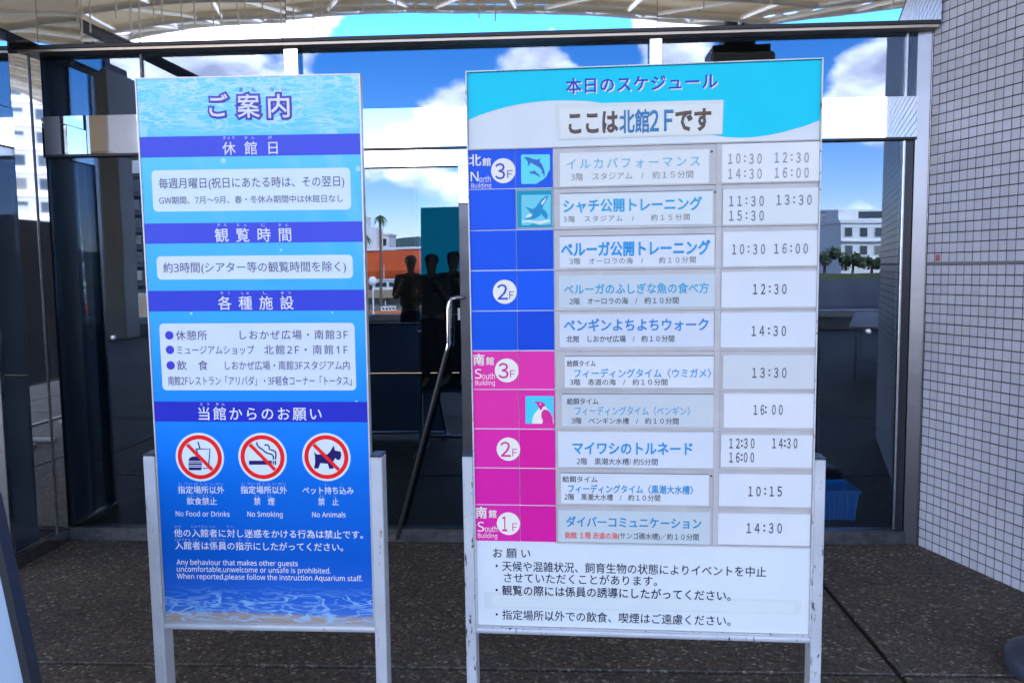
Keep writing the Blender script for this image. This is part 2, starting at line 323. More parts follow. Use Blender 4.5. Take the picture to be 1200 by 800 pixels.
# sun-blocking building mass added above and the dim lobby behind the glass
bld = thing('aquarium_building', 'pale tiled building body above and behind the glass entrance', 'building', (0, 8, 0))
def Bp(mb, name, m, parent=bld): mb.v = [(v[0], v[1]-8, v[2]) for v in mb.v]; return mb.obj(name, m, parent)
WT = mat('wall_tile_pale', (.42, .42, .47), .4, noise=(3, .08))
Bp(MB().box(-14, 14, 4.56, 13, 3.4, 7.6), 'sun_block_wall', WT)  # unseen wall, added to keep the sun off the forecourt
Bp(MB().box(-14, -2.92, 3.94, 13, 0, 3.39), 'side_wall', WT)
Bp(MB().box(3.2, 14, 4.56, 13, 0, 3.39), 'side_wall', WT)
Bp(MB().box(-3.04, 3.19, 12.0, 12.2, 0, 3.39), 'back_wall', INTER)
Bp(MB().box(-3.04, 3.19, 4.57, 11.99, -.2, -.004), 'lobby_floor', INTER)
Bp(MB().box(-3.04, 3.19, 4.56, 11.99, 2.95, 3.39), 'lobby_ceiling', INTER)
Bp(MB().box(-2.915, -2.86, 4.6, 11.99, -.1, 2.94), 'lobby_side', INTER)
Bp(MB().box(3.0, 3.19, 4.6, 11.99, 0, 2.94), 'lobby_side', INTER)
# curtain inside the left bay
cur = MB(); nn = 90
vs = []
for z in (.1, 2.6):
    for i in range(nn+1):
        x = -2.20+.78*i/nn; vs.append((x, 4.62+.028*math.sin(i*1.15)+.012*math.sin(i*.37), z))
cur.add(vs, [(i, i+1, nn+2+i, nn+1+i) for i in range(nn)])
c = cur.obj('curtain', mat('brown_curtain', (.07, .045, .035), .9)); tag(c, 'dark brown pleated curtain hanging inside the left glass bay', 'curtain')
so = c.modifiers.new('s', 'SOLIDIFY'); so.thickness = .004
# blue basket on the lobby floor
bk = thing('basket', 'bright blue plastic basket standing behind the right glass pane', 'basket', (1.50, 4.66, 0))
BLUEP = mat('blue_plastic', (.02, .38, .95), .4)
bs = MB()
def frustum(a0, b0, a1, b1, z0, z1):
    return [(-a0, -b0, z0), (a0, -b0, z0), (a0, b0, z0), (-a0, b0, z0), (-a1, -b1, z1), (a1, -b1, z1), (a1, b1, z1), (-a1, b1, z1)]
bs.add(frustum(.145, .10, .165, .12, .09, .25), [(0, 1, 5, 4), (1, 2, 6, 5), (2, 3, 7, 6), (3, 0, 4, 7), (0, 3, 2, 1)])
bs.obj('basket_body', BLUEP, bk).modifiers.new('s', 'SOLIDIFY').thickness = .004
rm = MB().tube([(-.17, -.125, .255), (.17, -.125, .255), (.17, .125, .255), (-.17, .125, .255), (-.17, -.125, .255)], .008, 8); rm.obj('rim', BLUEP, bk)
for k in range(13):
    x = -.14+.28*k/12; MB().box(x-.004, x+.004, -.121-.0, -.104, .10, .245, M=Matrix.Translation((0, -.003, 0))).obj('rib', BLUEP, bk)
MB().bbox(-.15, .15, -.11, .11, .0, .088, .004).obj('stand', mat('stand_dark', (.03, .03, .035), .6), bk)

# ------------------------------------------------------------------ tiled wall on the right
ang = math.atan2(-.956, .294)
tw = thing('tiled_wall', 'tall wall of small square lilac-grey tiles right of the signs', 'wall', (1.930, 4.405, 0), ang)
MB().box(0, 3.0, .0024, .25, 0, 3.45).obj('wall_body', GROUT, tw)
MB().bbox(-.012, -.001, -.004, .20, 0, 3.45, .001).obj('corner_bead', BRUSH, tw)
MB().box(0, 3.0, .0012, .0023, 1.5005, 1.5135).obj('sealant_joint', SEAL, tw)
def tile_geo(x0, z0, a=.0445):
    b = .0010
    vs = [(x0, .0030, z0), (x0+a, .0030, z0), (x0+a, .0030, z0+a), (x0, .0030, z0+a), (x0, b, z0), (x0+a, b, z0), (x0+a, b, z0+a), (x0, b, z0+a),
          (x0+b, 0, z0+b), (x0+a-b, 0, z0+b), (x0+a-b, 0, z0+a-b), (x0+b, 0, z0+a-b)]
    fs = [(k, (k+1) % 4, (k+1) % 4+4, k+4) for k in range(4)]+[(k+4, (k+1) % 4+4, (k+1) % 4+8, k+8) for k in range(4)]+[(8, 9, 10, 11)]
    return vs, fs
def project(P):
    d = Vector(P)-Vector((0, 0, EYE)); z = d.dot(fwd); return (600+960*d.dot(rt)/z, 400-960*d.dot(upv)/z, z)
Mw = Matrix.Translation((1.930, 4.405, 0)) @ Matrix.Rotation(ang, 4, 'Z')
cells = []
for i in range(59):
    for j in range(68):
        z0 = j*.05+.0024+(.0115 if j >= 30 else 0); x0 = .002+i*.05
        p = project(Mw @ Vector((x0+.02, 0, z0+.02))) if i < 30 else (9999, 0, 9)
        cells.append((p[2] if (p[0] < 1206 and 0 < p[1] < 800) else 99, x0, z0))
cells.sort()
vs, fs = tile_geo(0, 0); tm = MB().add(vs, fs).obj('tile', TILE, tw); first = True; st = MB()
for k, (d, x0, z0) in enumerate(cells):
    rnd = random.Random(k); dy = rnd.uniform(-.0007, .0007); dx = rnd.uniform(-.0004, .0004)
    if k < 300 and d < 99:
        o = tm if first else tm.copy()
        if not first: COL.objects.link(o)
        first = False; o.parent = tw; o.location = (x0+dx, dy, z0+dx)
    else:
        a, b = tile_geo(x0+dx, z0-dx); st.add([(v[0], v[1]+dy, v[2]) for v in a], b)
tag(st.obj('tiles', TILE, tw), kind='stuff')
MB().box(.062, .092, -.0025, -.001, 1.520, 1.552).obj('red_marker', mat('red_faded', (.50, .16, .22), .6), tw)

# ------------------------------------------------------------------ printing helpers for the two signs
class Sign: pass
def make_root(name, label, q, Hm):
    cx, cy_, cz, ya, le, ro, W, Ht = q
    a0 = Vector((math.cos(ya), -math.sin(ya), 0)); n0 = Vector((math.sin(ya), math.cos(ya), 0))
    up = Vector((0, 0, 1))*math.cos(le)+n0*math.sin(le)
    a = a0*math.cos(ro)+up*math.sin(ro); b = up*math.cos(ro)-a0*math.sin(ro); yv = b.cross(a)
    s = Sign(); s.q = q; s.H = np.array(Hm); s.v0 = cz/b.z
    base = Vector((cx, cy_, cz))-b*s.v0
    o = thing(name, label, 'sign'); o.matrix_world = Matrix(((a.x, yv.x, b.x, base.x), (a.y, yv.y, b.y, base.y), (a.z, yv.z, b.z, base.z), (0, 0, 0, 1)))
    s.root = o; s.W = W; s.Ht = Ht; return s
def P(s, x, y):                                          # sheet measured on the photograph -> board coordinates in metres
    v = s.H @ np.array([x, y, 1.]); return (v[0]/v[2], v[1]/v[2]+s.v0)
IL = {'L': (.84, .96, 1.20), 'R': (.93, 1.06, 1.36)}
def ink(c, side='R', rough=.38):
    a = lin(c); il = IL[side]; a = tuple(min(.86, max(.006, v/k)) for v, k in zip(a, il))
    key = 'print_%s_%02x%02x%02x' % ((side,)+tuple(int(v) for v in c))
    return mat(key, a, rough, spec=.10, noise=(9, .025, 6))
def sheet(s, parent, name, pts, d, m, th=0.0):           # outline in board metres, lying d in front of the board
    n = len(pts)
    if th:
        return MB().prism(pts, -d-th, -d).obj(name, m, parent)
    me = bpy.data.meshes.new(name); ar = sum(pts[i][0]*pts[(i+1) % n][1]-pts[(i+1) % n][0]*pts[i][1] for i in range(n))
    if ar < 0: pts = pts[::-1]
    me.from_pydata([(x, -d, z) for x, z in pts], [], [tuple(range(n))]); me.materials.append(m)
    o = bpy.data.objects.new(name, me); COL.objects.link(o); o.parent = parent; return o
def pxs(s, L_): return [P(s, x, y) for x, y in L_]
def rect(s, x0, y0, x1, y1):                             # axis-aligned in board space
    xm, ym = (x0+x1)/2, (y0+y1)/2
    u0 = P(s, x0, ym)[0]; u1 = P(s, x1, ym)[0]; z1 = P(s, xm, y0)[1]; z0 = P(s, xm, y1)[1]
    return u0, u1, z0, z1
def rpts(u0, u1, z0, z1, r=0., n=5):
    if not r: return [(u0, z0), (u1, z0), (u1, z1), (u0, z1)]
    out = []
    for cx, cz, a0 in ((u1-r, z0+r, -90), (u1-r, z1-r, 0), (u0+r, z1-r, 90), (u0+r, z0+r, 180)):
        for k in range(n+1): t = math.radians(a0+90*k/n); out.append((cx+r*math.cos(t), cz+r*math.sin(t)))
    return out
def circ(s, x, y, r, n=32):
    c = P(s, x, y); R_ = abs(P(s, x+r, y)[0]-c[0]); return [(c[0]+R_*math.cos(2*math.pi*k/n), c[1]+R_*math.sin(2*math.pi*k/n)) for k in range(n)]
def ring(s, parent, name, x, y, r0, r1, d, m, n=40):
    a = circ(s, x, y, r0, n); b = circ(s, x, y, r1, n); mb = MB()
    mb.add([(u, -d, z) for u, z in a+b], [(k, (k+1) % n, (k+1) % n+n, k+n) for k in range(n)]); return mb.obj(name, m, parent)
def ribbon(s, parent, name, pts, wpx, d, m):
    q = [Vector(P(s, *p)) for p in pts]; k = abs(P(s, 301, 400)[0]-P(s, 300, 400)[0])*wpx/2; L_, R_ = [], []
    for i, p in enumerate(q):
        t = (q[min(i+1, len(q)-1)]-q[max(i-1, 0)]).normalized(); nn_ = Vector((-t.y, t.x))*k; L_.append(p+nn_); R_.append(p-nn_)
    mb = MB(); n = len(q); mb.add([(v.x, -d, v.y) for v in L_+R_], [(i, i+1, i+1+n, i+n) for i in range(n-1)]); return mb.obj(name, m, parent)
TC = bpy.data.curves.new('t', 'FONT'); TO = bpy.data.objects.new('t', TC); COL.objects.link(TO); TC.resolution_u = 2
def width():
    bpy.context.view_layer.update(); b = TO.bound_box; return b[0][0], b[6][0]
MATHF = {**{chr(65+i): 0x1D5A0+i for i in range(26)}, **{chr(97+i): 0x1D5BA+i for i in range(26)}, **{chr(48+i): 0x1D7E2+i for i in range(10)}}   # plain sans letter forms
def text(s, parent, body, x0, x1, yc, em, m, d, bold=0., squeeze=None, cz=.385):
    """ink runs from x0 to x1 on the sheet, centred at height yc, em tall"""
    body = ''.join(chr(MATHF.get(c, ord(c))) for c in body)
    TC.body = body; TC.bevel_depth = 0; TC.bevel_resolution = 1 if bold > .08 else 0; TC.space_character = 1; latin = all(ord(c) < 0x2000 or ord(c) > 0x1D000 for c in body)
    u0, z = P(s, x0, yc); u1 = P(s, x1, yc)[0]; e = P(s, (x0+x1)/2, yc-em/2)[1]-P(s, (x0+x1)/2, yc+em/2)[1]
    z = P(s, (x0+x1)/2, yc)[1]
    a, b = width(); W = u1-u0; sx = e
    if squeeze is None: squeeze = latin
    if not squeeze and len(body) > 1 and W > (b-a)*e:
        TC.space_character = 1.5; a2, b2 = width(); k = ((b2-a2)-(b-a))/.5
        if k > 1e-4: TC.space_character = 1+(W/e-(b-a))/k; a, b = width()
    sx = W/(b-a)
    TC.bevel_depth = bold*.8; bpy.context.view_layer.update()
    me = bpy.data.meshes.new_from_object(TO.evaluated_get(bpy.context.evaluated_depsgraph_get()))
    co = np.empty(len(me.vertices)*3, dtype=np.float32); me.vertices.foreach_get('co', co); co = co.reshape(-1, 3)
    c0 = .34 if latin else cz
    new = np.stack([u0+(co[:, 0]-a)*sx, -d-np.maximum(co[:, 2], 0)*.004, z+(co[:, 1]-c0)*e], 1).astype(np.float32)
    me.vertices.foreach_set('co', new.ravel()); me.materials.clear(); me.materials.append(m); me.name = 'lettering'; me.update()
    o = bpy.data.objects.new('lettering', me); COL.objects.link(o); o.parent = parent; return o

# ------------------------------------------------------------------ left sign: blue information board
QL = (-0.8124173, 2.1826852, 0.5221807, -0.000178, -0.0181329, -0.0052181, 0.6, 1.4923822)
HL = [[0.0013463860528044307, -5.51006018298277e-05, -0.3849823103322201], [2.2657740735064276e-05, -0.0013801681008170027, 1.0], [3.276217178056239e-05, -6.421976172480087e-05, 0.588157178554738]]
s = A = make_root('information_sign', 'tall blue visitor information board with three red prohibition symbols, on the left', QL, HL)
z0, z1 = s.v0, s.v0+s.Ht
def board_mat():
    m = bpy.data.materials.new('blue_water_print'); m.use_nodes = True; n, l = m.node_tree.nodes, m.node_tree.links; p = n['Principled BSDF']
    p.inputs['Roughness'].default_value = .36; p.inputs['Specular IOR Level'].default_value = .16
    t = n.new('ShaderNodeTexCoord'); sx = n.new('ShaderNodeSeparateXYZ'); l.new(t.outputs['Object'], sx.inputs[0])
    def mr(src, a, b, c=0., d=1., sm=True):
        q = n.new('ShaderNodeMapRange'); q.interpolation_type = 'SMOOTHSTEP' if sm else 'LINEAR'
        for i, v in ((1, a), (2, b), (3, c), (4, d)): q.inputs[i].default_value = v
        l.new(src, q.inputs[0]); return q.outputs[0]
    def mth(op, a, b):
        q = n.new('ShaderNodeMath'); q.operation = op
        for i, v in enumerate((a, b)):
            if isinstance(v, float): q.inputs[i].default_value = v
            else: l.new(v, q.inputs[i])
        return q.outputs[0]
    h = mr(sx.outputs['Z'], z0, z1, sm=False)
    r = n.new('ShaderNodeValToRGB'); cols = [(0, (70, 120, 215)), (.05, (35, 95, 210)), (.13, (8, 88, 205)), (.28, (5, 105, 225)), (.42, (20, 132, 252)), (.58, (50, 165, 255)), (.8, (78, 190, 252)), (.93, (100, 205, 252)), (1, (110, 212, 252))]
    e = r.color_ramp.elements
    def A_(c): return (*[min(.86, v/k) for v, k in zip(lin(c), IL['L'])], 1)
    e[0].color = A_(cols[0][1]); e[1].color = A_(cols[-1][1])
    for pz, c in cols[1:-1]: q = e.new(pz); q.color = A_(c)
    l.new(h, r.inputs[0])
    def net(scx, scz, warp, wdt, off):          # flowing light lines: level lines of a stretched noise
        mp_ = n.new('ShaderNodeMapping'); mp_.inputs['Scale'].default_value = (scx, 0.0, scz); mp_.inputs['Location'].default_value = (off, off, off); l.new(t.outputs['Object'], mp_.inputs[0])
        nz_ = n.new('ShaderNodeTexNoise'); nz_.inputs['Scale'].default_value = 1; nz_.inputs['Detail'].default_value = 2.5; nz_.inputs['Roughness'].default_value = .5; nz_.inputs['Distortion'].default_value = warp; l.new(mp_.outputs[0], nz_.inputs['Vector'])
        d_ = mth('ABSOLUTE', mth('SUBTRACT', nz_.outputs['Fac'], .5), 0.0)
        return mr(d_, wdt*.3, wdt, 1., 0.)
    top = mth('MAXIMUM', net(7., 34., .8, .035, 3.), mth('MAXIMUM', net(10., 46., 1., .03, 13.), mth('MULTIPLY', net(16., 60., .6, .045, 9.), .7)))
    pat = n.new('ShaderNodeTexNoise'); pat.inputs['Scale'].default_value = 9; pat.inputs['Detail'].default_value = 3; l.new(t.outputs['Object'], pat.inputs['Vector'])
    top = mth('MULTIPLY', top, mr(pat.outputs['Fac'], .32, .62, .25, 1.))
    top = mth('MULTIPLY', top, mr(sx.outputs['Z'], z1-.155, z1-.12))
    x1 = n.new('ShaderNodeMixRGB'); l.new(mth('MULTIPLY', top, .62), x1.inputs[0]); l.new(r.outputs[0], x1.inputs[1]); x1.inputs[2].default_value = A_((212, 238, 255))
    # faint rays falling through the water
    rx = mth('ADD', sx.outputs['X'], mth('MULTIPLY', sx.outputs['Z'], .35)); wv = n.new('ShaderNodeTexNoise'); wv.noise_dimensions = '1D'; wv.inputs['Scale'].default_value = 9; wv.inputs['Detail'].default_value = 1; l.new(rx, wv.inputs['W'])
    ry = mth('MULTIPLY', mth('MULTIPLY', mr(wv.outputs['Fac'], .5, .75), mr(sx.outputs['Z'], z1-.8, z1-.1)), .12)
    x2 = n.new('ShaderNodeMixRGB'); l.new(ry, x2.inputs[0]); l.new(x1.outputs[0], x2.inputs[1]); x2.inputs[2].default_value = A_((200, 235, 255))
    # sand, then light net on the sea floor
    wob = n.new('ShaderNodeTexNoise'); wob.inputs['Scale'].default_value = 5; l.new(t.outputs['Object'], wob.inputs['Vector'])
    zz = mth('ADD', sx.outputs['Z'], mth('MULTIPLY', wob.outputs['Fac'], .03))
    x3 = n.new('ShaderNodeMixRGB'); l.new(mr(zz, z0+.048, z0+.034), x3.inputs[0]) if False else None
    sandf = mr(zz, z0+.036, z0+.050, 1., 0.)
    l.new(sandf, x3.inputs[0]); l.new(x2.outputs[0], x3.inputs[1]); x3.inputs[2].default_value = A_((150, 145, 150))
    bot = mth('MULTIPLY', net(7., 30., .8, .04, 5.), mr(sx.outputs['Z'], z0+.105, z0+.07))
    bot2 = mth('MAXIMUM', bot, mth('MULTIPLY', mth('MULTIPLY', net(11., 45., .8, .05, 1.), .6), mr(sx.outputs['Z'], z0+.12, z0+.05)))
    x4 = n.new('ShaderNodeMixRGB'); l.new(mth('MULTIPLY', bot2, .75), x4.inputs[0]); l.new(x3.outputs[0], x4.inputs[1]); x4.inputs[2].default_value = A_((135, 190, 250))
    l.new(x4.outputs[0], p.inputs['Base Color']); return m
pan = MB().box(-.2955, .2955, -.004, .018, z0+.004, z1-.004).obj('panel', board_mat(), s.root)
EDGE = mat('board_edge', (.50, .51, .53), .4, .3, noise=(20, .12))
MB().box(-.300, -.296, -.0055, .020, z0, z1).obj('edge_trim', EDGE, s.root); MB().box(.296, .300, -.0055, .020, z0, z1).obj('edge_trim', EDGE, s.root)
MB().box(-.2958, .2958, -.0055, .020, z1-.0036, z1).obj('edge_trim', EDGE, s.root); MB().box(-.2958, .2958, -.0055, .020, z0, z0+.0036).obj('edge_trim', EDGE, s.root)
MB().box(-.2957, .2957, .0185, .0215, z0+.004, z1-.004).obj('back_sheet', mat('grey_back', (.13, .14, .15), .5), s.root)
D1, D2, D3, D4 = .0046, .0052, .0058, .0064
def I(c): return ink(c, 'L')
# bubbles in the print
for x, y, r in ((165, 156, 9), (390, 158, 7), (262.5, 188.5, 3.2), (420, 198, 3), (330, 293, 1.5), (225, 367, 1.5), (390, 366, 1.2), (300, 271, 1.3), (418, 470, 1.4), (350, 300-35, 1.2), (226, 140, 7), (193, 118, 6)):
    q = circ(s, x, y, r, 20); sheet(s, pan, 'bubble', [(max(-.2953, min(.2953, u)), v) for u, v in q], D1-.0003, I((150, 215, 252)))
for (ya, yb), c in (((158.9, 183.2), (70, 86, 228)), ((260.8, 284.6), (66, 82, 224)), ((340, 364.2), (54, 70, 214)), ((470, 493.7), (40, 50, 196))):  # bands darken downward, a lighting gradient put into the ink
    _, _, a, b = rect(s, 290, ya, 300, yb); sheet(s, pan, 'heading_band', rpts(-.2955, .2955, a, b), D1, I(c))
for (x0, y0, x1, y1), c in (((179.5, 198.3, 411.5, 247), (200, 226, 253)), ((184.8, 299.4, 414, 326.8), (198, 222, 252)), ((189.5, 378.4, 417, 456.8), (195, 216, 250))):
    u0, u1, a, b = rect(s, x0, y0, x1, y1); sheet(s, pan, 'notice_box', rpts(u0, u1, a, b, .012), D1, I(c))
WH = I((212, 226, 250)); PU = I((92, 84, 208)); TX = I((95, 98, 150))
t = lambda *a, **k: text(s, pan, *a, **k)
for ch, x0, x1 in (('ご', 246.5, 267.5), ('案', 279.5, 304.5), ('内', 315.5, 339.5)):
    t(ch, x0, x1, 124.6, 29.2, PU, D2, bold=.125); t(ch, x0, x1, 124.6, 29.2, WH, D3, bold=.02)
t('あ　ん', 281, 300.6, 105.5, 6.2, PU, D2); t('な　い', 317, 335.6, 105.2, 6.2, PU, D2)
t('休館日', 261.6, 326, 173.8, 16.6, WH, D2, bold=.012)
t('きゅう', 262.5, 275.5, 161.8, 4.2, WH, D2); t('か ん', 287.5, 299, 161.6, 4.2, WH, D2); t('び', 315, 319.5, 161.3, 4.2, WH, D2)
t('毎週月曜日(祝日にあたる時は､その翌日)'.replace('､', '、'), 187, 404, 213.8, 13.4, TX, D2, bold=.006, squeeze=True)
t('GW期間、7月～9月、春・冬休み期間中は休館日なし', 187.6, 402.5, 233.8, 9.8, TX, D2, bold=.004, squeeze=True)
t('観覧時間', 252.8, 341.8, 275.2, 17.4, WH, D2, bold=.012)
for q, a, b in (('か ん', 255.5, 266.5), ('ら ん', 278.6, 290), ('じ', 307, 311.4), ('か ん', 327, 338.4)): t(q, a, b, 263.6, 4.0, WH, D2)
t('約3時間(シアター等の観覧時間を除く)', 192.3, 406, 312.8, 13.2, TX, D2, bold=.006, squeeze=True)
t('各種施設', 256.4, 344.7, 354.6, 17, WH, D2, bold=.012)
for q, a, b in (('か く', 259.3, 270.2), ('しゅ', 284, 292.4), ('し', 309.3, 313.2), ('せ つ', 329.8, 341.3)): t(q, a, b, 343, 4.0, WH, D2)
BU = I((66, 66, 205))
for x, y in ((199.4, 392.6), (200.2, 409.5), (201, 427.7)): sheet(s, pan, 'bullet', circ(s, x, y, 4.9, 20), D2, BU)
TX3 = I((85, 86, 135))
t('休憩所', 207, 243.5, 392.5, 12.2, TX3, D2, bold=.006); t('しおかぜ広場・南館3F', 281.7, 408, 391.8, 12, TX3, D2, bold=.006)
t('ミュージアムショップ', 208.4, 298.7, 409.6, 11.4, TX3, D2, bold=.006); t('北館2F・南館1F', 310.2, 408, 409.2, 12, TX3, D2, bold=.006)
t('飲　食', 208.4, 244.3, 427.6, 12, TX3, D2, bold=.006); t('しおかぜ広場・南館3Fスタジアム内', 264.5, 410.3, 427.6, 11.5, TX3, D2, bold=.006)
t('南館2Fレストラン「アリバダ」・3F軽食コーナー「トータス」', 198, 412.5, 445.6, 11.8, TX3, D2, bold=.006)
t('当館からのお願い', 233.6, 377.4, 484, 16.6, WH, D2, bold=.01)
t('と う', 236, 246, 472.8, 4, WH, D2); t('か ん', 254, 264, 472.8, 4, WH, D2)
RED = I((236, 36, 36)); NAVY = I((38, 30, 105)); PALE = I((200, 222, 252))
def q_(x, y): return (200+x/5.4545, 500+y/5.4545)
def pq(L_): return pxs(s, [q_(x, y) for x, y in L_])
for k, (cx, cy_) in enumerate(((191, 190), (591, 190), (998, 190))):
    X, Y = q_(cx, cy_)
    dsk = sheet(s, pan, 'pictogram_disc', circ(s, X, Y, 28.4, 40), D1, PALE)
    ring(s, pan, 'prohibition_ring', X, Y, 21.0, 25.8, D2, RED)
    if k == 0:
        sheet(s, pan, 'cup_and_burger', pq([(120, 214), (122, 200), (134, 190), (150, 185), (172, 185), (190, 190), (202, 200), (205, 214)]), D2, NAVY)
        for a, b in ((218, 224), (228, 239), (243, 249)): sheet(s, pan, 'cup_and_burger', pq([(119, a), (205, a), (205, b), (119, b)]), D2, NAVY)
        sheet(s, pan, 'cup_and_burger', pq([(120, 254), (204, 254), (203, 268), (196, 273), (128, 273), (121, 268)]), D2, NAVY)
        ribbon(s, pan, 'cup_and_burger', [q_(212, 261), q_(246, 261), q_(256, 138), q_(165, 138)], 1.3, D2, NAVY)
        ribbon(s, pan, 'cup_and_burger', [q_(170, 138), q_(180, 178)], 1.3, D2, NAVY); ribbon(s, pan, 'cup_and_burger', [q_(179, 92), q_(192, 136)], 1.4, D2, NAVY)
    if k == 1:
        for a, b in ((505, 650), (656, 663), (669, 678)): sheet(s, pan, 'cigarette', pq([(a, 212), (b, 212), (b, 238), (a, 238)]), D2, NAVY)
        ribbon(s, pan, 'cigarette', [q_(555, 94), q_(556, 110), q_(568, 126), q_(592, 142), q_(605, 155), q_(625, 165), q_(650, 172), q_(660, 185), q_(662, 205)], 1.7, D2, NAVY)
        ribbon(s, pan, 'cigarette', [q_(603, 112), q_(625, 112), q_(634, 124), q_(634, 140), q_(655, 146), q_(674, 155), q_(677, 175), q_(675, 203)], 1.7, D2, NAVY)
    if k == 2:
        sheet(s, pan, 'dog_silhouette', pq([(918, 155), (935, 172), (1005, 172), (1022, 155), (1045, 115), (1053, 147), (1090, 155), (1094, 180), (1085, 206), (1068, 208), (1055, 196), (1040, 222), (1045, 262), (1017, 265), (1008, 232), (960, 228), (948, 262), (920, 262), (927, 222), (925, 180)]), D2, NAVY)
    c45 = 20.9*.7071; kk = 1.75*.7071*1.1
    sheet(s, pan, 'prohibition_slash', pxs(s, [(X-c45-kk, Y-c45+kk), (X-c45+kk, Y-c45-kk), (X+c45+kk, Y+c45-kk), (X+c45-kk, Y+c45+kk)]), D3, RED)
t('指定場所以外', 209.5, 263.6, 573, 9.6, WH, D2, bold=.01); t('飲食禁止', 219.8, 255, 586.2, 9.4, WH, D2, bold=.01); t('No Food or Drinks', 207, 270, 601.2, 8.2, WH, D2, bold=.008)
t('指定場所以外', 282.9, 337, 573, 9.6, WH, D2, bold=.01); t('禁　煙', 298.5, 322.5, 586.4, 9.4, WH, D2, bold=.01); t('No Smoking', 290.8, 332, 601.6, 8.2, WH, D2, bold=.008)
t('ペット持ち込み', 355.3, 414.9, 573.6, 9.6, WH, D2, bold=.01); t('禁　止', 373.6, 397.5, 586.8, 9.4, WH, D2, bold=.01); t('No Animals', 366.5, 405.7, 602.1, 8.2, WH, D2, bold=.008)
FG = I((150, 185, 235))
for q, a, b, y in (('し てい ば しょ い がい', 211, 262.6, 565.8), ('いんしょくきん し', 220, 249, 579.8), ('し てい ば しょ い がい', 284.5, 336, 565.8), ('きん　　えん', 299, 320, 580.2), ('も　　　　　こ', 381, 402, 566.6), ('きん　　　し', 375, 394, 580.4)):
    t(q, a, b, y, 3.2, FG, D2, squeeze=True)
t('他の入館者に対し迷惑をかける行為は禁止です。', 205, 426, 624.2, 10.4, WH, D2, bold=.01); t('入館者は係員の指示にしたがってください。', 206.4, 402.5, 638.8, 10.4, WH, D2, bold=.01)
for q, a, b, y in (('ほ か', 205.4, 213.4, 615.6), ('にゅうかん しゃ', 225, 253, 615.6), ('た い', 266.4, 274.6, 615.6), ('にゅうかん しゃ', 206, 233, 631), ('かかりいん', 246.6, 265, 631), ('し　じ', 281, 293, 631)): t(q, a, b, y, 3.3, FG, D2, squeeze=True)
t('Any behaviour that makes other guests', 208, 349.6, 658.3, 8.4, WH, D2, bold=.008)
t('uncomfortable,unwelcome or unsafe is prohibited.', 208.4, 388, 666.6, 8.4, WH, D2, bold=.008)
t('When reported,please follow the instruction Aquarium staff.', 208.4, 425, 675.3, 8.4, WH, D2, bold=.008)

def stand(s, xl, xr, wl, top, m_l, m_r, capy=.0):
    """two flat tube uprights with plastic caps, lower rail, T feet"""
    for x, m in ((xl, m_l), (xr, m_r)):
        lg = MB().bbox(x-wl/2, x+wl/2, -.010, .046, .035, top, .0025).obj('upright', m, s.root)
        MB().bbox(x-wl/2-.0008, x+wl/2+.0008, -.0108, .0468, top+.0005, top+.006, .0022).obj('end_cap', CAP, lg)
        MB().bbox(x-.02, x+.02, -.25, .30, .0, .034, .003).obj('foot', m, s.root)
    MB().tube([(xl+wl/2, .006, z0-.0125), (xr-wl/2, .006, z0-.0125)], .0118, 14).obj('lower_rail', m_l, s.root, True)
    MB().bbox(xl+wl/2, xr-wl/2, .010, .040, .12, .145, .002).obj('cross_bar', m_l, s.root)
stand(s, -.3175, .3165, .032, s.v0+.478, ALU, ALU)

# ------------------------------------------------------------------ right sign: schedule board
QR = (0.22007326, 2.1771246, 0.51693538, 0.04407213, -0.01372191, 0.001016799, 0.9, 1.49908441)
HR = [[0.0013269519438716, 1.1916925459994943e-06, -0.9960051066849644], [4.1409322055799505e-05, -0.001397299309885986, 1.0], [6.042034801648338e-05, -6.240438498061192e-05, 0.5757745912040068]]
s = Bd = make_root('schedule_sign', 'wide daily schedule board with blue and magenta squares and time plates', QR, HR)
z0, z1 = s.v0, s.v0+s.Ht
def I(c): return ink(c, 'R')
body = MB().bbox(-.4465, .4465, -.001, .022, z0+.003, z1-.003, .001).obj('board', ink((206, 224, 250), 'R'), s.root); pan = body
EW = mat('worn_white_edge', (.55, .56, .58), .5, .1, noise=(25, .1), scratch=(16, .60, (.16, .11, .08), (3, 3, 3)))
for a in ((-.450, -.4468, z0, z1), (.4468, .450, z0, z1)): MB().box(a[0], a[1], -.0095, .024, a[2], a[3]).obj('edge_trim', EW, s.root)
MB().box(-.4466, .4466, -.0095, .024, z1-.0028, z1).obj('edge_trim', EW, s.root); MB().box(-.4466, .4466, -.0095, .024, z0, z0+.0028).obj('edge_trim', EW, s.root)
MB().box(-.4466, .4466, .0225, .0255, z0+.003, z1-.003).obj('back_sheet', mat('grey_back'), s.root)
def px_to_clip(L_): return [(max(-.4464, min(.4464, u)), min(z1-.003, v)) for u, v in pxs(s, L_)]
hd = sheet(s, s.root, 'header', px_to_clip([(540, 60), (975, 50), (975, 138)] + [(963, 140.8), (947, 146.6), (930.7, 151.4), (915, 155.6), (898.8, 158.8), (884, 160.8), (869, 161.6), (851, 160.8), (833, 158.2), (805, 152.5), (775, 143), (745, 132.5), (728, 127), (709.3, 121.9), (696, 119.6), (683.8, 118.4), (662.5, 117.8), (641.3, 118.4), (625, 120), (609.4, 122.3), (593, 125.6), (577.5, 130), (562, 135.2), (547.8, 140.8), (540, 143)]), .0016, I((8, 204, 252)))
t = lambda par, *a, **k: text(s, par, *a, **k)
TB = I((58, 74, 214)); TWt = I((225, 235, 252))
t(hd, '本日のスケジュール', 664.9, 841.7, 99.3, 19.5, TWt, .0021, bold=.022); t(hd, '本日のスケジュール', 663.4, 840.2, 98, 19.5, TB, .0026, bold=.022)
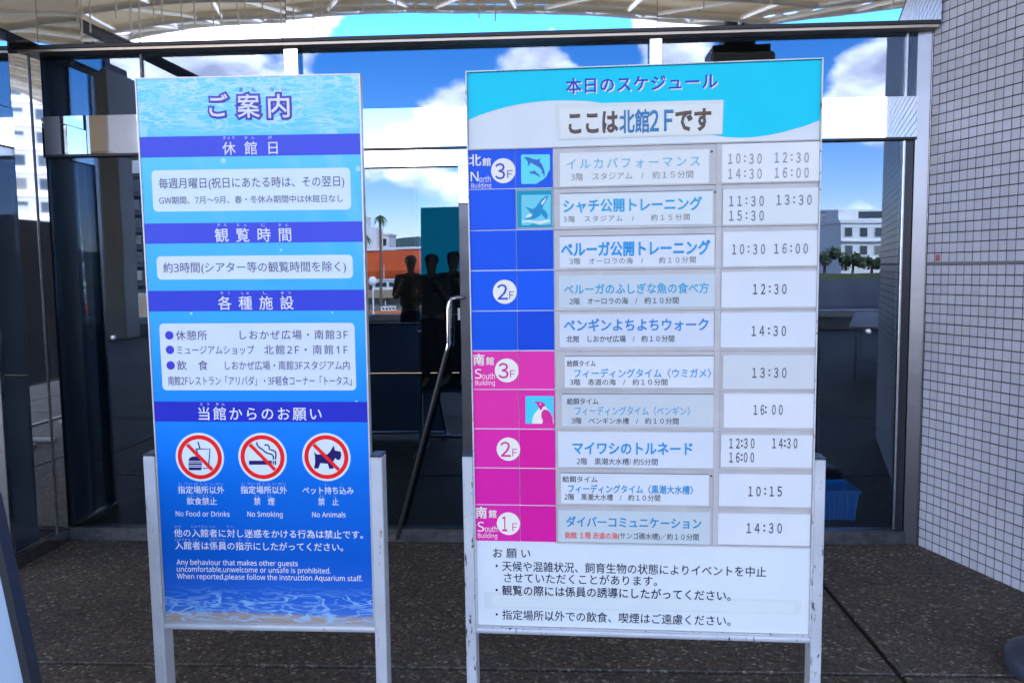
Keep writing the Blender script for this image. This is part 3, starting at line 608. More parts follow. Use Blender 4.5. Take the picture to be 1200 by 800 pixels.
lb = sheet(s, s.root, 'location_label', pxs(s, [(651.5, 122.7), (847.8, 117.4), (846.5, 157.8), (655, 164)]), .002, I((205, 222, 240)), th=.0012)
sheet(s, lb, 'film_edge', pxs(s, [(655, 127.5), (846, 121.5), (845, 155.5), (658, 161.5)]), .0036, I((212, 228, 248)))
GB = I((98, 90, 92)); BB = I((66, 130, 200))
t(lb, 'ここは', 667, 723.5, 143.6, 29, GB, .0042, bold=.045, squeeze=True); t(lb, '北館', 726.3, 760.5, 142.4, 29, BB, .0042, bold=.03, squeeze=True)
t(lb, '２', 761.5, 771.5, 141.4, 32, BB, .0042, bold=.03, squeeze=True); t(lb, 'Ｆ', 778.5, 788.5, 141, 32, BB, .0042, bold=.03, squeeze=True); t(lb, 'です', 792, 832.5, 140.6, 29, GB, .0042, bold=.045, squeeze=True)

# the ten rows: channel strips and the pieces slotted in them
ZR = [P(s, 550, y)[1] for y in (176, 222.5, 270.5, 317.5, 364.5, 411, 456, 502, 547.5, 590.5, 633)]
UC = [-.4464, -.3235, -.2262]                             # edges of the two square columns
BLU = [(30, 90, 244), (26, 90, 246), (22, 86, 242), (20, 90, 246), (16, 86, 236)]; BL2 = [(32, 90, 244), None, (16, 80, 232), (18, 90, 246), (10, 74, 226)]
MAG = [(218, 60, 180), (216, 54, 178), (212, 46, 180), (208, 38, 176), (210, 44, 180)]; MA2 = [(218, 56, 180), (214, 50, 175), (208, 36, 168), (204, 34, 168), (206, 34, 170)]
CHN = mat('plastic_channel', (.46, .445, .435), .45, noise=(14, .08), scratch=(20, .66, (.22, .20, .20), (2, 2, 6)))
def Rw(x): return P(s, x, 400)[0]
rows = []
rnd = random.Random(4)
for r in range(10):
    zt, zb = ZR[r], ZR[r+1]; c1 = (BLU+MAG)[r]; c2 = (BL2+MA2)[r]
    a = sheet(s, s.root, 'colour_plate', rpts(UC[0], UC[1]-.0012, zb+.0016+rnd.uniform(0, .0008), zt-.0010), .002, I(c1), th=.0025+rnd.uniform(0, .0008))
    b = None
    b = sheet(s, s.root, 'colour_plate', rpts(UC[1]+.0006, UC[2], zb+.0016+rnd.uniform(0, .0008), zt-.0010), .002, I(c2 or (60, 150, 190)), th=.0022+rnd.uniform(0, .0012))
    ch = sheet(s, s.root, 'name_channel', rpts(UC[2]+.0018, Rw(841.5), zb, zt-.0006), .0012, CHN, th=.0012)
    MB().bbox(UC[2]+.002, .4460, -.0078, -.0012, zb-.0016, zb+.0030, .0008).obj('slot_rail', CHN, s.root)
    rows.append((a, b, ch))
MB().bbox(UC[0], .4460, -.0078, -.0012, ZR[0]-.0016, ZR[0]+.0024, .0008).obj('slot_rail', CHN, s.root)
MB().bbox(Rw(837), Rw(843.5), -.0062, -.0012, ZR[10], ZR[0]-.002, .0008).obj('slot_divider', CHN, s.root)
MB().box(Rw(841.6), .4462, -.0024, -.0012, ZR[10], ZR[0]-.002).obj('time_channel', CHN, s.root)
DL = .0052; W1 = I((225, 233, 244)); 
def badge(par, x, y, r, n_, dc, nx0, nx1, fx0, fx1, yn, yf, hn=26, hf=12.5):
    sheet(s, par, 'floor_badge', circ(s, x, y, r), DL, W1)
    t(par, chr(ord(n_)+0xFEE0), nx0, nx1, yn, hn*.95, dc, DL+.0005, bold=.01, squeeze=True); t(par, 'Ｆ', fx0, fx1, yf, hf*.95, dc, DL+.0005, squeeze=True)
A0 = rows[0][0]
t(A0, '北', 550, 564, 188, 14.4, W1, DL, bold=.035); t(A0, '館', 565.6, 575.4, 190, 10.2, W1, DL, bold=.03)
t(A0, 'N', 552, 561, 207.4, 15.5, W1, DL, bold=.01); t(A0, 'orth', 562, 575.2, 210.4, 9.6, W1, DL); t(A0, 'Building', 552.6, 575.8, 217.8, 7.6, W1, DL)
badge(A0, 590, 200.4, 14.3, '3', I((60, 84, 205)), 580.6, 592, 594.6, 601, 200.6, 204)
badge(rows[3][0], 591.8, 341.8, 14, '2', I((58, 84, 205)), 583.2, 595.2, 597, 602.6, 341.6, 345.4, 25)
for r, dy, dx in ((5, 0, 0), (9, 178.5, 3)):
    p = rows[r][0]
    t(p, '南', 555+dx, 567.6+dx, 421+dy, 14.2, W1, DL, bold=.035); t(p, '館', 570+dx, 579+dx, 422.5+dy, 10, W1, DL, bold=.03)
    t(p, 'S', 557+dx, 564.6+dx, 438.8+dy-1, 15.5, W1, DL, bold=.006); t(p, 'outh', 565.5+dx, 580+dx, 441.4+dy-1, 9.6, W1, DL); t(p, 'Building', 557.4+dx, 580+dx, 449.6+dy-1.5, 7.4, W1, DL)
MG = I((206, 50, 165))
badge(rows[5][0], 594, 433.6, 14, '3', MG, 584.4, 596, 598, 604, 433.4, 437.4, 25)
badge(rows[7][0], 596, 525.5, 13.8, '2', MG, 587, 598.6, 600.6, 606.4, 525.2, 529.2, 24.5)
badge(rows[9][0], 596, 612.5, 13.6, '1', MG, 588.6, 594.6, 600.6, 606.4, 612.2, 616.2, 24.5)
# small animal pictures on the plates
def k8(x, y): return (545+x/8, 170+y/8)
def k8s(L_): return pxs(s, [k8(*p) for p in L_])
CY = I((100, 220, 250)); DB = I((60, 110, 215)); p = rows[0][1]
sheet(s, p, 'picture_field', k8s([(535, 92), (788, 90), (797, 100), (797, 232), (778, 262), (762, 300), (735, 325), (700, 345), (672, 366), (538, 368), (528, 360), (526, 100)]), DL, CY)
sheet(s, p, 'dolphin_picture', k8s([(550, 116), (575, 116), (600, 119), (640, 136), (680, 140), (706, 128), (700, 155), (724, 188), (740, 228), (748, 268), (744, 300), (735, 272), (720, 262), (723, 240), (700, 215), (660, 192), (628, 174), (610, 168), (601, 198), (590, 188), (591, 162), (572, 136)]), DL+.0005, DB)
sheet(s, p, 'dolphin_picture', k8s([(600, 250), (636, 250), (656, 238), (664, 256), (690, 275), (706, 312), (690, 296), (668, 281), (640, 272), (626, 269), (618, 279), (614, 262)]), DL+.0005, DB)
p = rows[1][1]; zt, zb = ZR[1], ZR[2]
fr = rpts(UC[1]+.0008, UC[2]-.0004, zb+.003, zt-.003)
sheet(s, p, 'picture_frame', fr, DL, I((150, 175, 200)))
sheet(s, p, 'picture_field', rpts(UC[1]+.003, UC[2]-.003, zb+.006, zt-.006), DL+.0004, I((25, 150, 200)))
sheet(s, p, 'picture_field', k8s([(530, 470), (805, 466), (805, 745), (700, 752), (640, 738), (590, 755), (530, 750)]), DL+.0007, I((110, 208, 245)))
OR_ = I((38, 145, 215))
sheet(s, p, 'orca_picture', k8s([(785, 474), (772, 505), (742, 550), (728, 598), (758, 622), (778, 660), (768, 696), (742, 680), (718, 648), (690, 672), (648, 694), (560, 700), (590, 682), (622, 668), (634, 650), (604, 625), (586, 600), (556, 578), (600, 590), (634, 602), (662, 586), (690, 548), (716, 512), (745, 486)]), DL+.001, OR_)
sheet(s, p, 'orca_picture', k8s([(742, 512), (764, 490), (752, 520), (728, 560), (712, 556), (722, 535)]), DL+.0013, W1)
sheet(s, p, 'orca_picture', k8s([(590, 655), (612, 645), (634, 655), (615, 676), (585, 682), (570, 676)]), DL+.0013, W1)
sheet(s, p, 'wave_picture', k8s([(535, 715), (600, 705), (680, 718), (740, 708), (800, 700), (800, 715), (740, 735), (690, 742), (640, 728), (580, 722), (545, 730)]), DL+.0013, W1)
def k6(x, y): return (600+x/8, 400+y/8)
def k6s(L_): return pxs(s, [k6(*p) for p in L_])
p = rows[6][1]; sheet(s, p, 'penguin_picture', circ(s, 633.2, 472.8, .9, 8), DL+.0013, W1)
sheet(s, p, 'picture_field', k6s([(132, 508), (386, 508), (391, 513), (391, 762), (386, 767), (132, 767), (128, 762), (128, 513)]), DL, I((70, 205, 250)))
sheet(s, p, 'penguin_picture', k6s([(190, 766), (194, 715), (210, 675), (238, 645), (255, 612), (275, 640), (292, 608), (318, 602), (330, 626), (352, 645), (378, 690), (391, 730), (391, 766)]), DL+.0005, W1)
sheet(s, p, 'penguin_picture', k6s([(194, 553), (226, 560), (262, 558), (290, 565), (308, 580), (316, 600), (296, 604), (284, 622), (275, 642), (258, 625), (244, 602), (232, 578)]), DL+.0009, MG)
sheet(s, p, 'penguin_picture', k6s([(300, 632), (335, 638), (362, 665), (382, 705), (386, 766), (284, 766), (292, 735), (276, 705), (278, 660)]), DL+.0009, MG)

# name plates
CB, GR, DK = (62, 160, 232), (118, 122, 134), (66, 70, 84)
WP = (212, 226, 250)
names = [
 ((656, 177.5, 831, 216.5), (210, 225, 248), [('イルカパフォーマンス', 664, 820, 190.6, 14, (104, 176, 222), .004), ('3階　スタジアム　/　約１５分間', 669, 812, 206, 9.6, (135, 138, 148), .0)]),
 ((656, 224.5, 835, 264), (204, 224, 250), [('シャチ公開トレーニング', 660.5, 822, 240, 16.6, (56, 160, 232), .03), ('3階　スタジアム　/　　約１５分間', 660.5, 808, 255.6, 8.2, GR, .004)]),
 ((656, 275, 837, 312.5), (205, 222, 252), [('ベルーガ公開トレーニング', 658, 831.5, 291, 18, (48, 148, 236), .038), ('3階　オーロラの海　/　　約１０分間', 667.5, 815, 305.2, 8.2, GR, .004)]),
 ((655, 322, 839, 360), (186, 208, 238), [('ベルーガのふしぎな魚の食べ方', 661.3, 830, 338, 13.4, (70, 158, 222), .018), ('2階　オーロラの海　/　約１０分間', 667.5, 795, 352.2, 8.6, (76, 84, 100), .008)]),
 ((656, 367.5, 836, 406), (196, 214, 248), [('ペンギンよちよちウォーク', 661.3, 829.5, 380.3, 15.6, (60, 130, 222), .026), ('北館　しおかぜ広場　/　約１０分間', 664, 790, 396.6, 8.4, (72, 78, 92), .01)]),
 ((662, 416, 836, 453.5), (206, 222, 250), [('給餌タイム', 664.5, 698, 425.4, 8, (72, 76, 90), .012), ('フィーディングタイム〈ウミガメ〉', 673, 833, 436.8, 11.4, (46, 140, 224), .014), ('3階　赤道の海　/　約１０分間', 667.8, 782, 447.2, 8.2, DK, .006)]),
 ((658.5, 460.5, 838, 499), (188, 206, 232), [('給餌タイム', 664.5, 701, 469.6, 8.2, (76, 82, 96), .012), ('フィーディングタイム〈ペンギン〉', 674, 808.5, 480.8, 11.4, (72, 156, 222), .006), ('3階　ペンギン水槽　/　約１０分間', 669.8, 795, 492.5, 8.0, DK, .006)]),
 ((654.5, 505.5, 840, 547), (200, 218, 250), [('マイワシのトルネード', 671.3, 811, 524.6, 16, (44, 142, 226), .03), ('2階　黒潮大水槽/ 約5分間', 676, 770.5, 540, 8.6, DK, .006)]),
 ((657.5, 553.5, 830.5, 590), (202, 220, 250), [('給餌タイム', 659.2, 700, 560.6, 8, (72, 76, 90), .012), ('フィーディングタイム〈黒潮大水槽〉', 666, 812, 572.3, 10.6, (40, 136, 220), .02), ('2階　黒潮大水槽　/　約１０分間', 661.6, 773.5, 581.8, 8.2, DK, .008)]),
 ((654.5, 598, 832, 636), (184, 206, 232), [('ダイバーコミュニケーション', 663.8, 821.5, 611.2, 13.4, (52, 134, 210), .022), ('南館 １階 赤道の海', 662.2, 723.4, 626.4, 8.2, (226, 96, 84), .02), ('(サンゴ礁水槽)／約１０分間', 724, 818.5, 627.4, 8.4, DK, .004)]),
]
for r, (bx, pc, lines) in enumerate(names):
    u0, u1, a, b = rect(s, *bx); a = max(a, ZR[r+1]+.0034); b = min(b, ZR[r]-.002)
    pl = sheet(s, s.root, 'name_plate', rpts(u0, u1, a, b), .0026, I(pc), th=.0016)
    if r in (1, 2, 5, 6, 8): sheet(s, pl, 'plate_lip', rpts(u0, u1, b-.0022, b), .0043, mat('lip_grey', (.16, .16, .18), .5), th=.0016)
    for q in lines: c_ = q[5]; t(pl, q[0], q[1], q[2], q[3], q[4], I((max(20, c_[0]-8), min(250, c_[1]+10), min(252, c_[2]+10)) if c_[2] > 190 else c_), .0050, bold=q[6])
    if r in (0, 1, 5, 8): MB().lathe([(.003, 0), (.003, .0015), (.001, .002)], (0, 0, 0), 8).obj('screw', mat('screw_dark', (.05, .05, .06), .5), s.root).matrix_local = Matrix.Translation((u1+.006, -.0026, b-.006)) @ Matrix.Rotation(math.radians(90), 4, 'X')
T1, T2 = (118, 126, 152), (84, 90, 104)
times = [
 ((843, 168, 962.5, 216.5), (216, 230, 254), [('10 : 30', 853, 892, 186.2, 16, (140, 150, 178)), ('12 : 30', 907.3, 947, 184.8, 16, (140, 150, 178)), ('14 : 30', 853, 892, 203.8, 16, (146, 154, 182)), ('16 : 00', 907.3, 947, 202.6, 16, (146, 154, 182))]),
 ((847, 221, 961.5, 263.5), (206, 224, 248), [('11 : 30', 854, 894.5, 235.6, 16, T1), ('13 : 30', 909.5, 950.5, 234.2, 16, T1), ('15 : 30', 854, 894.5, 252.6, 16, T1)]),
 ((847, 271, 961, 311.5), (208, 224, 252), [('10 : 30', 857.5, 896, 291.8, 16, (112, 120, 142)), ('16 : 00', 906.8, 946, 291, 16, (112, 120, 142))]),
 ((845, 318, 960, 359.5), (204, 222, 252), [('12 : 30', 882, 921, 338.4, 16, T2)]),
 ((844, 366, 958.5, 406.5), (202, 220, 252), [('14 : 30', 880.3, 920.5, 387.2, 16, T2)]),
 ((847, 416, 957.5, 455), (194, 210, 236), [('13 : 30', 881, 921, 436, 15.8, (96, 100, 112))]),
 ((848, 461, 958, 500.5), (208, 222, 254), [('16: 00', 882.6, 916.5, 479.2, 15.8, (86, 90, 106))]),
 ((844.5, 509, 951.5, 546.5), (204, 220, 250), [('12:30', 854.2, 883.6, 518.4, 15.6, (72, 76, 92)), ('14:30', 904.5, 933.7, 518.4, 15.6, (72, 76, 92)), ('16:00', 854.2, 883.2, 534.8, 15.6, (72, 76, 92))]),
 ((842, 555, 950.5, 592.5), (204, 220, 252), [('10 : 15', 876.6, 915.6, 574.4, 15.6, (72, 76, 90))]),
 ((841, 601, 948.5, 637.5), (204, 220, 254), [('14  : 30', 874.5, 915.6, 617.4, 15.8, (72, 76, 90))]),
]
FWD = {ord(c): ord(c)+0xFEE0 for c in '0123456789:F'}
for r, (bx, pc, lines) in enumerate(times):
    u0, u1, a, b = rect(s, *bx); a = max(a, ZR[r+1]+.0032); b = min(b, ZR[r]-.0016); u1 = min(u1, .4462)
    tl = rnd.uniform(-.0008, .0008)
    pl = sheet(s, s.root, 'time_plate', [(u0, a), (u1, a+tl), (u1, b+tl), (u0, b)] if r in (6,) else rpts(u0, u1, a, b), .0030, I(pc), th=.0020+rnd.uniform(0, .001))
    for q in lines:
        hh, mm_ = [v.strip().translate(FWD) for v in q[0].split(':')]; w_ = q[2]-q[1]; k_ = .415 if ' ' not in q[0] else .365; ct = (I(q[5]), .0064)
        t(pl, hh, q[1], q[1]+w_*k_, q[3], q[4]*.98, *ct, bold=.014, squeeze=True); t(pl, mm_, q[2]-w_*k_, q[2], q[3], q[4]*.98, *ct, bold=.014, squeeze=True)
        xc_ = q[1]+w_*(.42 if q[0].startswith('16: ') else .5)
        for dy in (-2.6, 3.0): sheet(s, pl, 'colon_dot', pxs(s, [(xc_-1, q[3]+dy-1.1), (xc_+1, q[3]+dy-1.1), (xc_+1, q[3]+dy+1.1), (xc_-1, q[3]+dy+1.1)]), ct[1], ct[0])
# notice at the foot of the board
nt = sheet(s, s.root, 'notice_panel', rpts(-.4462, .4462, z0+.0035, ZR[10]-.0022), .0012, I((204, 224, 253)), th=.0012)
BK = I((34, 38, 62)); DN = .0030
t(nt, 'お 願 い', 578, 621.5, 647.2, 12.6, BK, DN, bold=.008)
t(nt, '・天候や混雑状況、飼育生物の状態によりイベントを中止', 581, 897.5, 665.6, 13, BK, DN, bold=.008)
t(nt, 'させていただくことがあります。', 591, 770, 677.8, 12.8, BK, DN, bold=.008)
t(nt, '・観覧の際には係員の誘導にしたがってください。', 581, 856, 693.6, 12.8, BK, DN, bold=.008)
t(nt, '・指定場所以外での飲食、喫煙はご遠慮ください。', 581, 856, 722.6, 12.8, BK, DN, bold=.008)
tp = sheet(s, nt, 'cover_strip', pxs(s, [(567.5, 692.5), (938.7, 702.5), (938, 719.5), (568, 711.5)]), .0026, I((196, 218, 240)), th=.0004)
sheet(s, nt, 'cover_strip', pxs(s, [(577, 695.5), (930, 705), (929.5, 717), (577.5, 709)]), .0033, I((202, 222, 246)))
t(nt, '・観覧の際には係員の誘導にしたがってください。', 581, 856, 693.6, 12.8, BK, .0037, bold=.008)
stand(s, -.4655, .4645, .029, s.v0+.480, ALUW, ALUW)
bpy.data.objects.remove(TO)

# ------------------------------------------------------------------ foreground: dark-framed floor board (left) and round base (right)
fb = thing('floor_board', 'pale blue floor-standing board with dark slanted frame at the lower left', 'board', (-1.497, 1.6, 0))
pan_pts = [(-.36, .06), (.475, .06), (.325, 1.02), (-.26, 1.02)]
MB().prism(pan_pts, -.004, .004).obj('panel', mat('pale_blue_panel', (.30, .40, .52), .5, noise=(3, .06)), fb)
def bar(p, q, r, name):
    a, b = Vector((p[0], 0, p[1])), Vector((q[0], 0, q[1])); d = (b-a).normalized(); n_ = Vector((d.z, 0, -d.x))*r
    mb = MB(); vs = [a-n_, a+n_, b+n_, b-n_]; mb.add([(v.x, y, v.z) for y in (-.016, .016) for v in vs], [(0, 1, 2, 3), (7, 6, 5, 4), (0, 4, 5, 1), (1, 5, 6, 2), (2, 6, 7, 3), (3, 7, 4, 0)]); return mb.obj(name, mat('dark_frame', (.035, .04, .048), .35, .4), fb)
bar((.486, 0), (.328, 1.05), .0085, 'frame_side'); bar((-.368, 0), (-.268, 1.05), .0085, 'frame_side'); bar((-.26, 1.034), (.318, 1.034), .0085, 'frame_top'); bar((-.352, .045), (.468, .045), .0085, 'frame_bottom')
for x in (-.36, .478): MB().bbox(x-.02, x+.02, -.15, .15, 0, .02, .003).obj('foot', mat('dark_frame'), fb)
ps = thing('barrier_post', 'round dark weighted base of a barrier post beside the tiled wall', 'post', (1.835, 3.0, 0))
MB().lathe([(.175, 0), (.18, .012), (.18, .05), (.17, .068), (.13, .085), (.06, .10), (.03, .11)], n=48).obj('weighted_base', mat('rubber_grey', (.05, .06, .085), .45, noise=(10, .1)), ps, True)
MB().lathe([(.022, .105), (.022, .95), (.03, .955), (.03, .985), (.012, 1.0)], n=20).obj('pole', mat('chrome'), ps, True)

# ------------------------------------------------------------------ membrane canopy overhead (seen in the polished steel)
can = thing('entrance_canopy', 'beige membrane canopy on white tube trusses arching over the forecourt', 'canopy', (-3.4, -3, 0))
def Cn(mb, name, m, sm=False): mb.v = [(v[0]+3.4, v[1]+3, v[2]) for v in mb.v]; return mb.obj(name, m, can, sm)
PX = [-25.65, -10.8, 4.05, 18.9]
def edge_z(x):
    for a, b in zip(PX, PX[1:]):
        if a <= x <= b: m_ = (a+b)/2; return 7.34-.56*((x-m_)/7.425)**2
    return 6.6
def can_z(x, y):
    k = (4.2-y)/14.22; k = max(0, k); e = edge_z(x)+.14
    return 3.55+(e-3.55)*(k**.78)
vs = []; nx, ny = 110, 24
X0, X1, Y0, Y1 = -19, 18.8, -10.02, 4.25
for j in range(ny+1):
    for i in range(nx+1):
        x = X0+(X1-X0)*i/nx; y = Y0+(Y1-Y0)*j/ny; vs.append((x, y, can_z(x, y)+.05*abs(math.sin((y-Y0)*1.6))))
mem = Cn(MB().add(vs, [(j*(nx+1)+i, j*(nx+1)+i+1, (j+1)*(nx+1)+i+1, (j+1)*(nx+1)+i) for j in range(ny) for i in range(nx)]), 'membrane', MEMB, True)
for a, b in zip(PX, PX[1:]):
    pts = [(a+(b-a)*k/28, -10.14, edge_z(a+(b-a)*k/28 if k < 28 else b-1e-6)) for k in range(29)]
    Cn(MB().tube(pts, .085, 8), 'lower_chord', WTUBE, True)
    for yy, dz in ((-9.6, .02), (-7.6, -.35), (-4.6, -.35), (-1.4, -.3)):
        pts = [(a+(b-a)*k/28, yy, (edge_z(a+(b-a)*k/28 if k < 28 else b-1e-6)+dz) if yy < -9 else can_z(a+(b-a)*k/28 if k < 28 else b-1e-6, yy)+dz) for k in range(29)]
        Cn(MB().tube(pts, .06, 8), 'upper_chord' if yy < -9 else 'purlin_tube', WTUBE, True)
    for k in range(14):
        xa, xb, xc = a+(b-a)*k/14, a+(b-a)*(k+.5)/14, a+(b-a)*(k+1)/14-1e-4
        Cn(MB().tube([(xa, -10.14, edge_z(xa+1e-5)), (xb, -9.6, edge_z(xb)+.02)], .04, 6), 'diagonal', WTUBE)
        Cn(MB().tube([(xb, -9.6, edge_z(xb)+.02), (xc, -10.14, edge_z(xc))], .04, 6), 'diagonal', WTUBE)
        yb_ = -7.6; zb_ = can_z(xb, yb_)-.33
        for xe in (xa, xc): Cn(MB().tube([(xe, -10.14, edge_z(xe+1e-5 if xe == xa else xe)), (xb, yb_, zb_)], .045, 6), 'diagonal', WTUBE)
        if k % 2: Cn(MB().tube([(xb, -7.6, zb_), (xb, -4.6, can_z(xb, -4.6)-.35)], .045, 6), 'rib_tube', WTUBE)
        if k % 2 == 0:
            for ya, yb in ((-10.1, -7.6), (-7.6, -4.6), (-4.6, -1.4)):
                za = edge_z(xa+1e-5) if ya < -10 else can_z(xa+1e-5, ya)-.35; Cn(MB().tube([(xa, ya, za), (xc, yb, can_z(xc, yb)-.35)], .035, 6), 'brace', WTUBE)
rr = random.Random(11); x = -8.2
while x < 7.4:
    zt = can_z(x, -3.2)-.02; zb_ = rr.uniform(4.75, 5.2) if x < -3.2 else rr.uniform(5.0, 5.4)
    Cn(MB().tube([(x, -3.2, zt), (x, -3.2, zb_)], .0105, 6), 'hanging_rod', WTUBE); x += rr.choice((.12, .2, .28, .36))*(1 if x < -2 else 1.9)
Cn(MB().tube([(-8.3, -1.6, 6.2), (-7.55, -3.1, 5.50), (-6.3, -9.6, 4.95)], .10, 8), 'tie_beam', mat('dark_beam', (.03, .03, .035), .4, .3))
def pier(x, wide, name_label, col0, col1, grp='canopy piers'):
    o = thing('canopy_pier', name_label, 'pier', (x, -10.14, 0), 0, grp)
    MB().bbox(-.34, .34, -.3, .3, 6.35, edge_z(x+.01)+.15, .03).obj('bearing_neck', mat('dark_bearing', (.04, .04, .045), .5), o)
    MB().bbox(-.62, .62, -.5, .5, 6.16, 6.34, .02).obj('bearing_plate', mat('dark_bearing'), o)
    MB().bbox(-wide, wide, -.7, .7, 4.25, 6.15, .05).obj('pier_head', BEIGE, o); MB().bbox(col0, col1, -.35, .35, 0, 4.24, .04).obj('pier_shaft', BEIGE, o)
pier(4.05, .68, 'beige canopy pier with stepped dark bearing, towards the right', -.35, .35)
pier(-10.8, .74, 'broad beige canopy pier at the left of the forecourt', -.25, .72)

# ------------------------------------------------------------------ forecourt things behind the camera
kw = thing('parapet', 'low pale tiled parapet along the deck edge before the harbour', 'wall', (0, -11.3, 0))
MB().bbox(-30, 30, -.15, .15, 0, .30, .01).obj('parapet_body', CONC, kw)
MB().bbox(-30, 30, -.19, .19, .302, .47, .01).obj('coping', mat('pale_coping', (.82, .81, .76), .7), kw)
bn = thing('table', 'long pale folding table standing on the forecourt', 'table', (4.8, -3.5, 0), math.atan2(-3.7, 1.4))  # added object, fills in for a pale floor patch
MB().bbox(-1.9, 1.9, -.42, .42, .69, .73, .008).obj('slab_top', mat('pale_slab', (.6, .6, .64), .6), bn)
for x in (-1.7, 1.7):
    for y in (-.33, .33): MB().tube([(x, y, 0), (x, y, .689)], .016, 8).obj('leg', BRUSH, bn)
lm = thing('street_lamp', 'lamp post with white globe on the lower quay', 'lamp', (-13.6, -51, -4.3))
MB().lathe([(.12, 0), (.07, .3), (.05, 4.9)], n=12).obj('pole', mat('white_paint', (.75, .75, .75), .4), lm, True)
bm = bmesh.new(); bmesh.ops.create_icosphere(bm, subdivisions=2, radius=.34, matrix=Matrix.Translation((0, 0, 5.2)))
me = bpy.data.meshes.new('globe'); bm.to_mesh(me); me.materials.append(mat('white_paint')); o = bpy.data.objects.new('globe', me); COL.objects.link(o); o.parent = lm

# ------------------------------------------------------------------ a bystander behind the camera (reflected in the glass)
def skin_mesh(name, chains, m, parent, sub=2):
    V_, E_, R_ = [], [], []; idx = {}
    for ch in chains:
        prev = None
        for x, y, z, ra, rb in ch:
            k = (round(x, 3), round(y, 3), round(z, 3))
            if k not in idx: idx[k] = len(V_); V_.append((x, y, z)); R_.append((ra, rb))
            if prev is not None: E_.append((prev, idx[k]))
            prev = idx[k]
    me = bpy.data.meshes.new(name); me.from_pydata(V_, E_, []); o = bpy.data.objects.new(name, me); COL.objects.link(o); o.parent = parent
    md = o.modifiers.new('skin', 'SKIN')
    for i, r_ in enumerate(R_): me.skin_vertices[0].data[i].radius = r_
    me.skin_vertices[0].data[0].use_root = True
    o.modifiers.new('sub', 'SUBSURF').render_levels = sub; me.materials.append(m); md.use_smooth_shade = True
    dg = bpy.context.evaluated_depsgraph_get(); bpy.context.view_layer.update()
    m2 = bpy.data.meshes.new_from_object(o.evaluated_get(bpy.context.evaluated_depsgraph_get())); o.modifiers.clear(); o.data = m2
    m2.materials.clear(); m2.materials.append(m); return o
SKIN = mat('skin', (.48, .28, .19), .55); SHIRT = mat('dark_olive_shirt', (.12, .10, .065), .8, noise=(8, .2)); TROU = mat('black_trousers', (.012, .013, .02), .85); HAIR = mat('black_hair', (.01, .008, .007), .5)
def person(loc, rz, label, scale=1.):
    o = thing('person', label, 'person', loc, rz); o.scale = (scale,)*3
    body = [[(0, 0, .93, .15, .11), (0, 0, 1.10, .13, .095), (0, 0, 1.28, .155, .105), (0, 0, 1.42, .13, .085), (0, 0, 1.475, .056, .056), (0, -.005, 1.53, .062, .072), (0, -.012, 1.60, .088, .108), (0, -.005, 1.68, .088, .108), (0, 0, 1.73, .06, .07)]]
    for sgn in (-1, 1):
        body.append([(0, 0, 1.42, .13, .085), (sgn*.18, 0, 1.40, .055, .055), (sgn*.235, .02, 1.12, .042, .042), (sgn*.20, -.16, 1.08+.12*(sgn > 0), .034, .034), (sgn*.15, -.26, 1.16+.16*(sgn > 0), .026, .034), (sgn*.13, -.32, 1.20+.18*(sgn > 0), .02, .036)])
        for q in range(4): body.append([(sgn*.13, -.32, 1.20+.18*(sgn > 0), .02, .036), (sgn*(.105+.018*q), -.385, 1.215+.18*(sgn > 0)-.008*q, .0085, .0085), (sgn*(.10+.018*q), -.41-.004*q, 1.19+.18*(sgn > 0), .0075, .0075)])
        body.append([(sgn*.15, -.26, 1.16+.16*(sgn > 0), .026, .034), (sgn*.09, -.30, 1.20+.17*(sgn > 0), .011, .011), (sgn*.07, -.335, 1.21+.17*(sgn > 0), .009, .009)])
        body.append([(0, 0, .93, .15, .11), (sgn*.09, 0, .84, .085, .09), (sgn*.10, -.01, .50, .058, .062), (sgn*.105, .02, .28, .05, .055), (sgn*.105, .02, .09, .036, .04), (sgn*.11, -.05, .045, .04, .035), (sgn*.12, -.16, .03, .04, .025)])
    skin_mesh('body', body, SKIN, o)
    shirt = [[(0, 0, .88, .20, .15), (0, 0, 1.10, .18, .14), (0, 0, 1.28, .21, .15), (0, 0, 1.42, .18, .13), (0, 0, 1.48, .085, .085)]]
    for sgn in (-1, 1): shirt.append([(0, 0, 1.42, .18, .13), (sgn*.18, 0, 1.40, .085, .085), (sgn*.235, .02, 1.12, .068, .068), (sgn*.22, -.08, 1.09+.06*(sgn > 0), .055, .055)])
    skin_mesh('shirt', shirt, SHIRT, o)
    tr_ = [[(0, 0, .95, .155, .12), (0, 0, .90, .16, .12)]]
    for sgn in (-1, 1): tr_.append([(0, 0, .90, .16, .12), (sgn*.09, 0, .80, .10, .10), (sgn*.10, -.01, .50, .075, .078), (sgn*.105, .02, .28, .066, .07), (sgn*.105, .02, .10, .058, .062)])
    skin_mesh('trousers', tr_, TROU, o)
    skin_mesh('hair', [[(0, .045, 1.57, .09, .075), (0, .03, 1.67, .112, .112), (0, .01, 1.745, .08, .09)]], HAIR, o)
    for sgn in (-1, 1):
        MB().lathe([(.002, -.002), (.011, 0), (.002, .002)], n=8).obj('eye', HAIR, o).matrix_local = Matrix.Translation((sgn*.03, -.10, 1.645)) @ Matrix.Rotation(math.radians(90), 4, 'X')
    return o
person((-2.25, -3.7, 0), math.radians(170), 'person in a dark olive shirt and black trousers with raised hands')

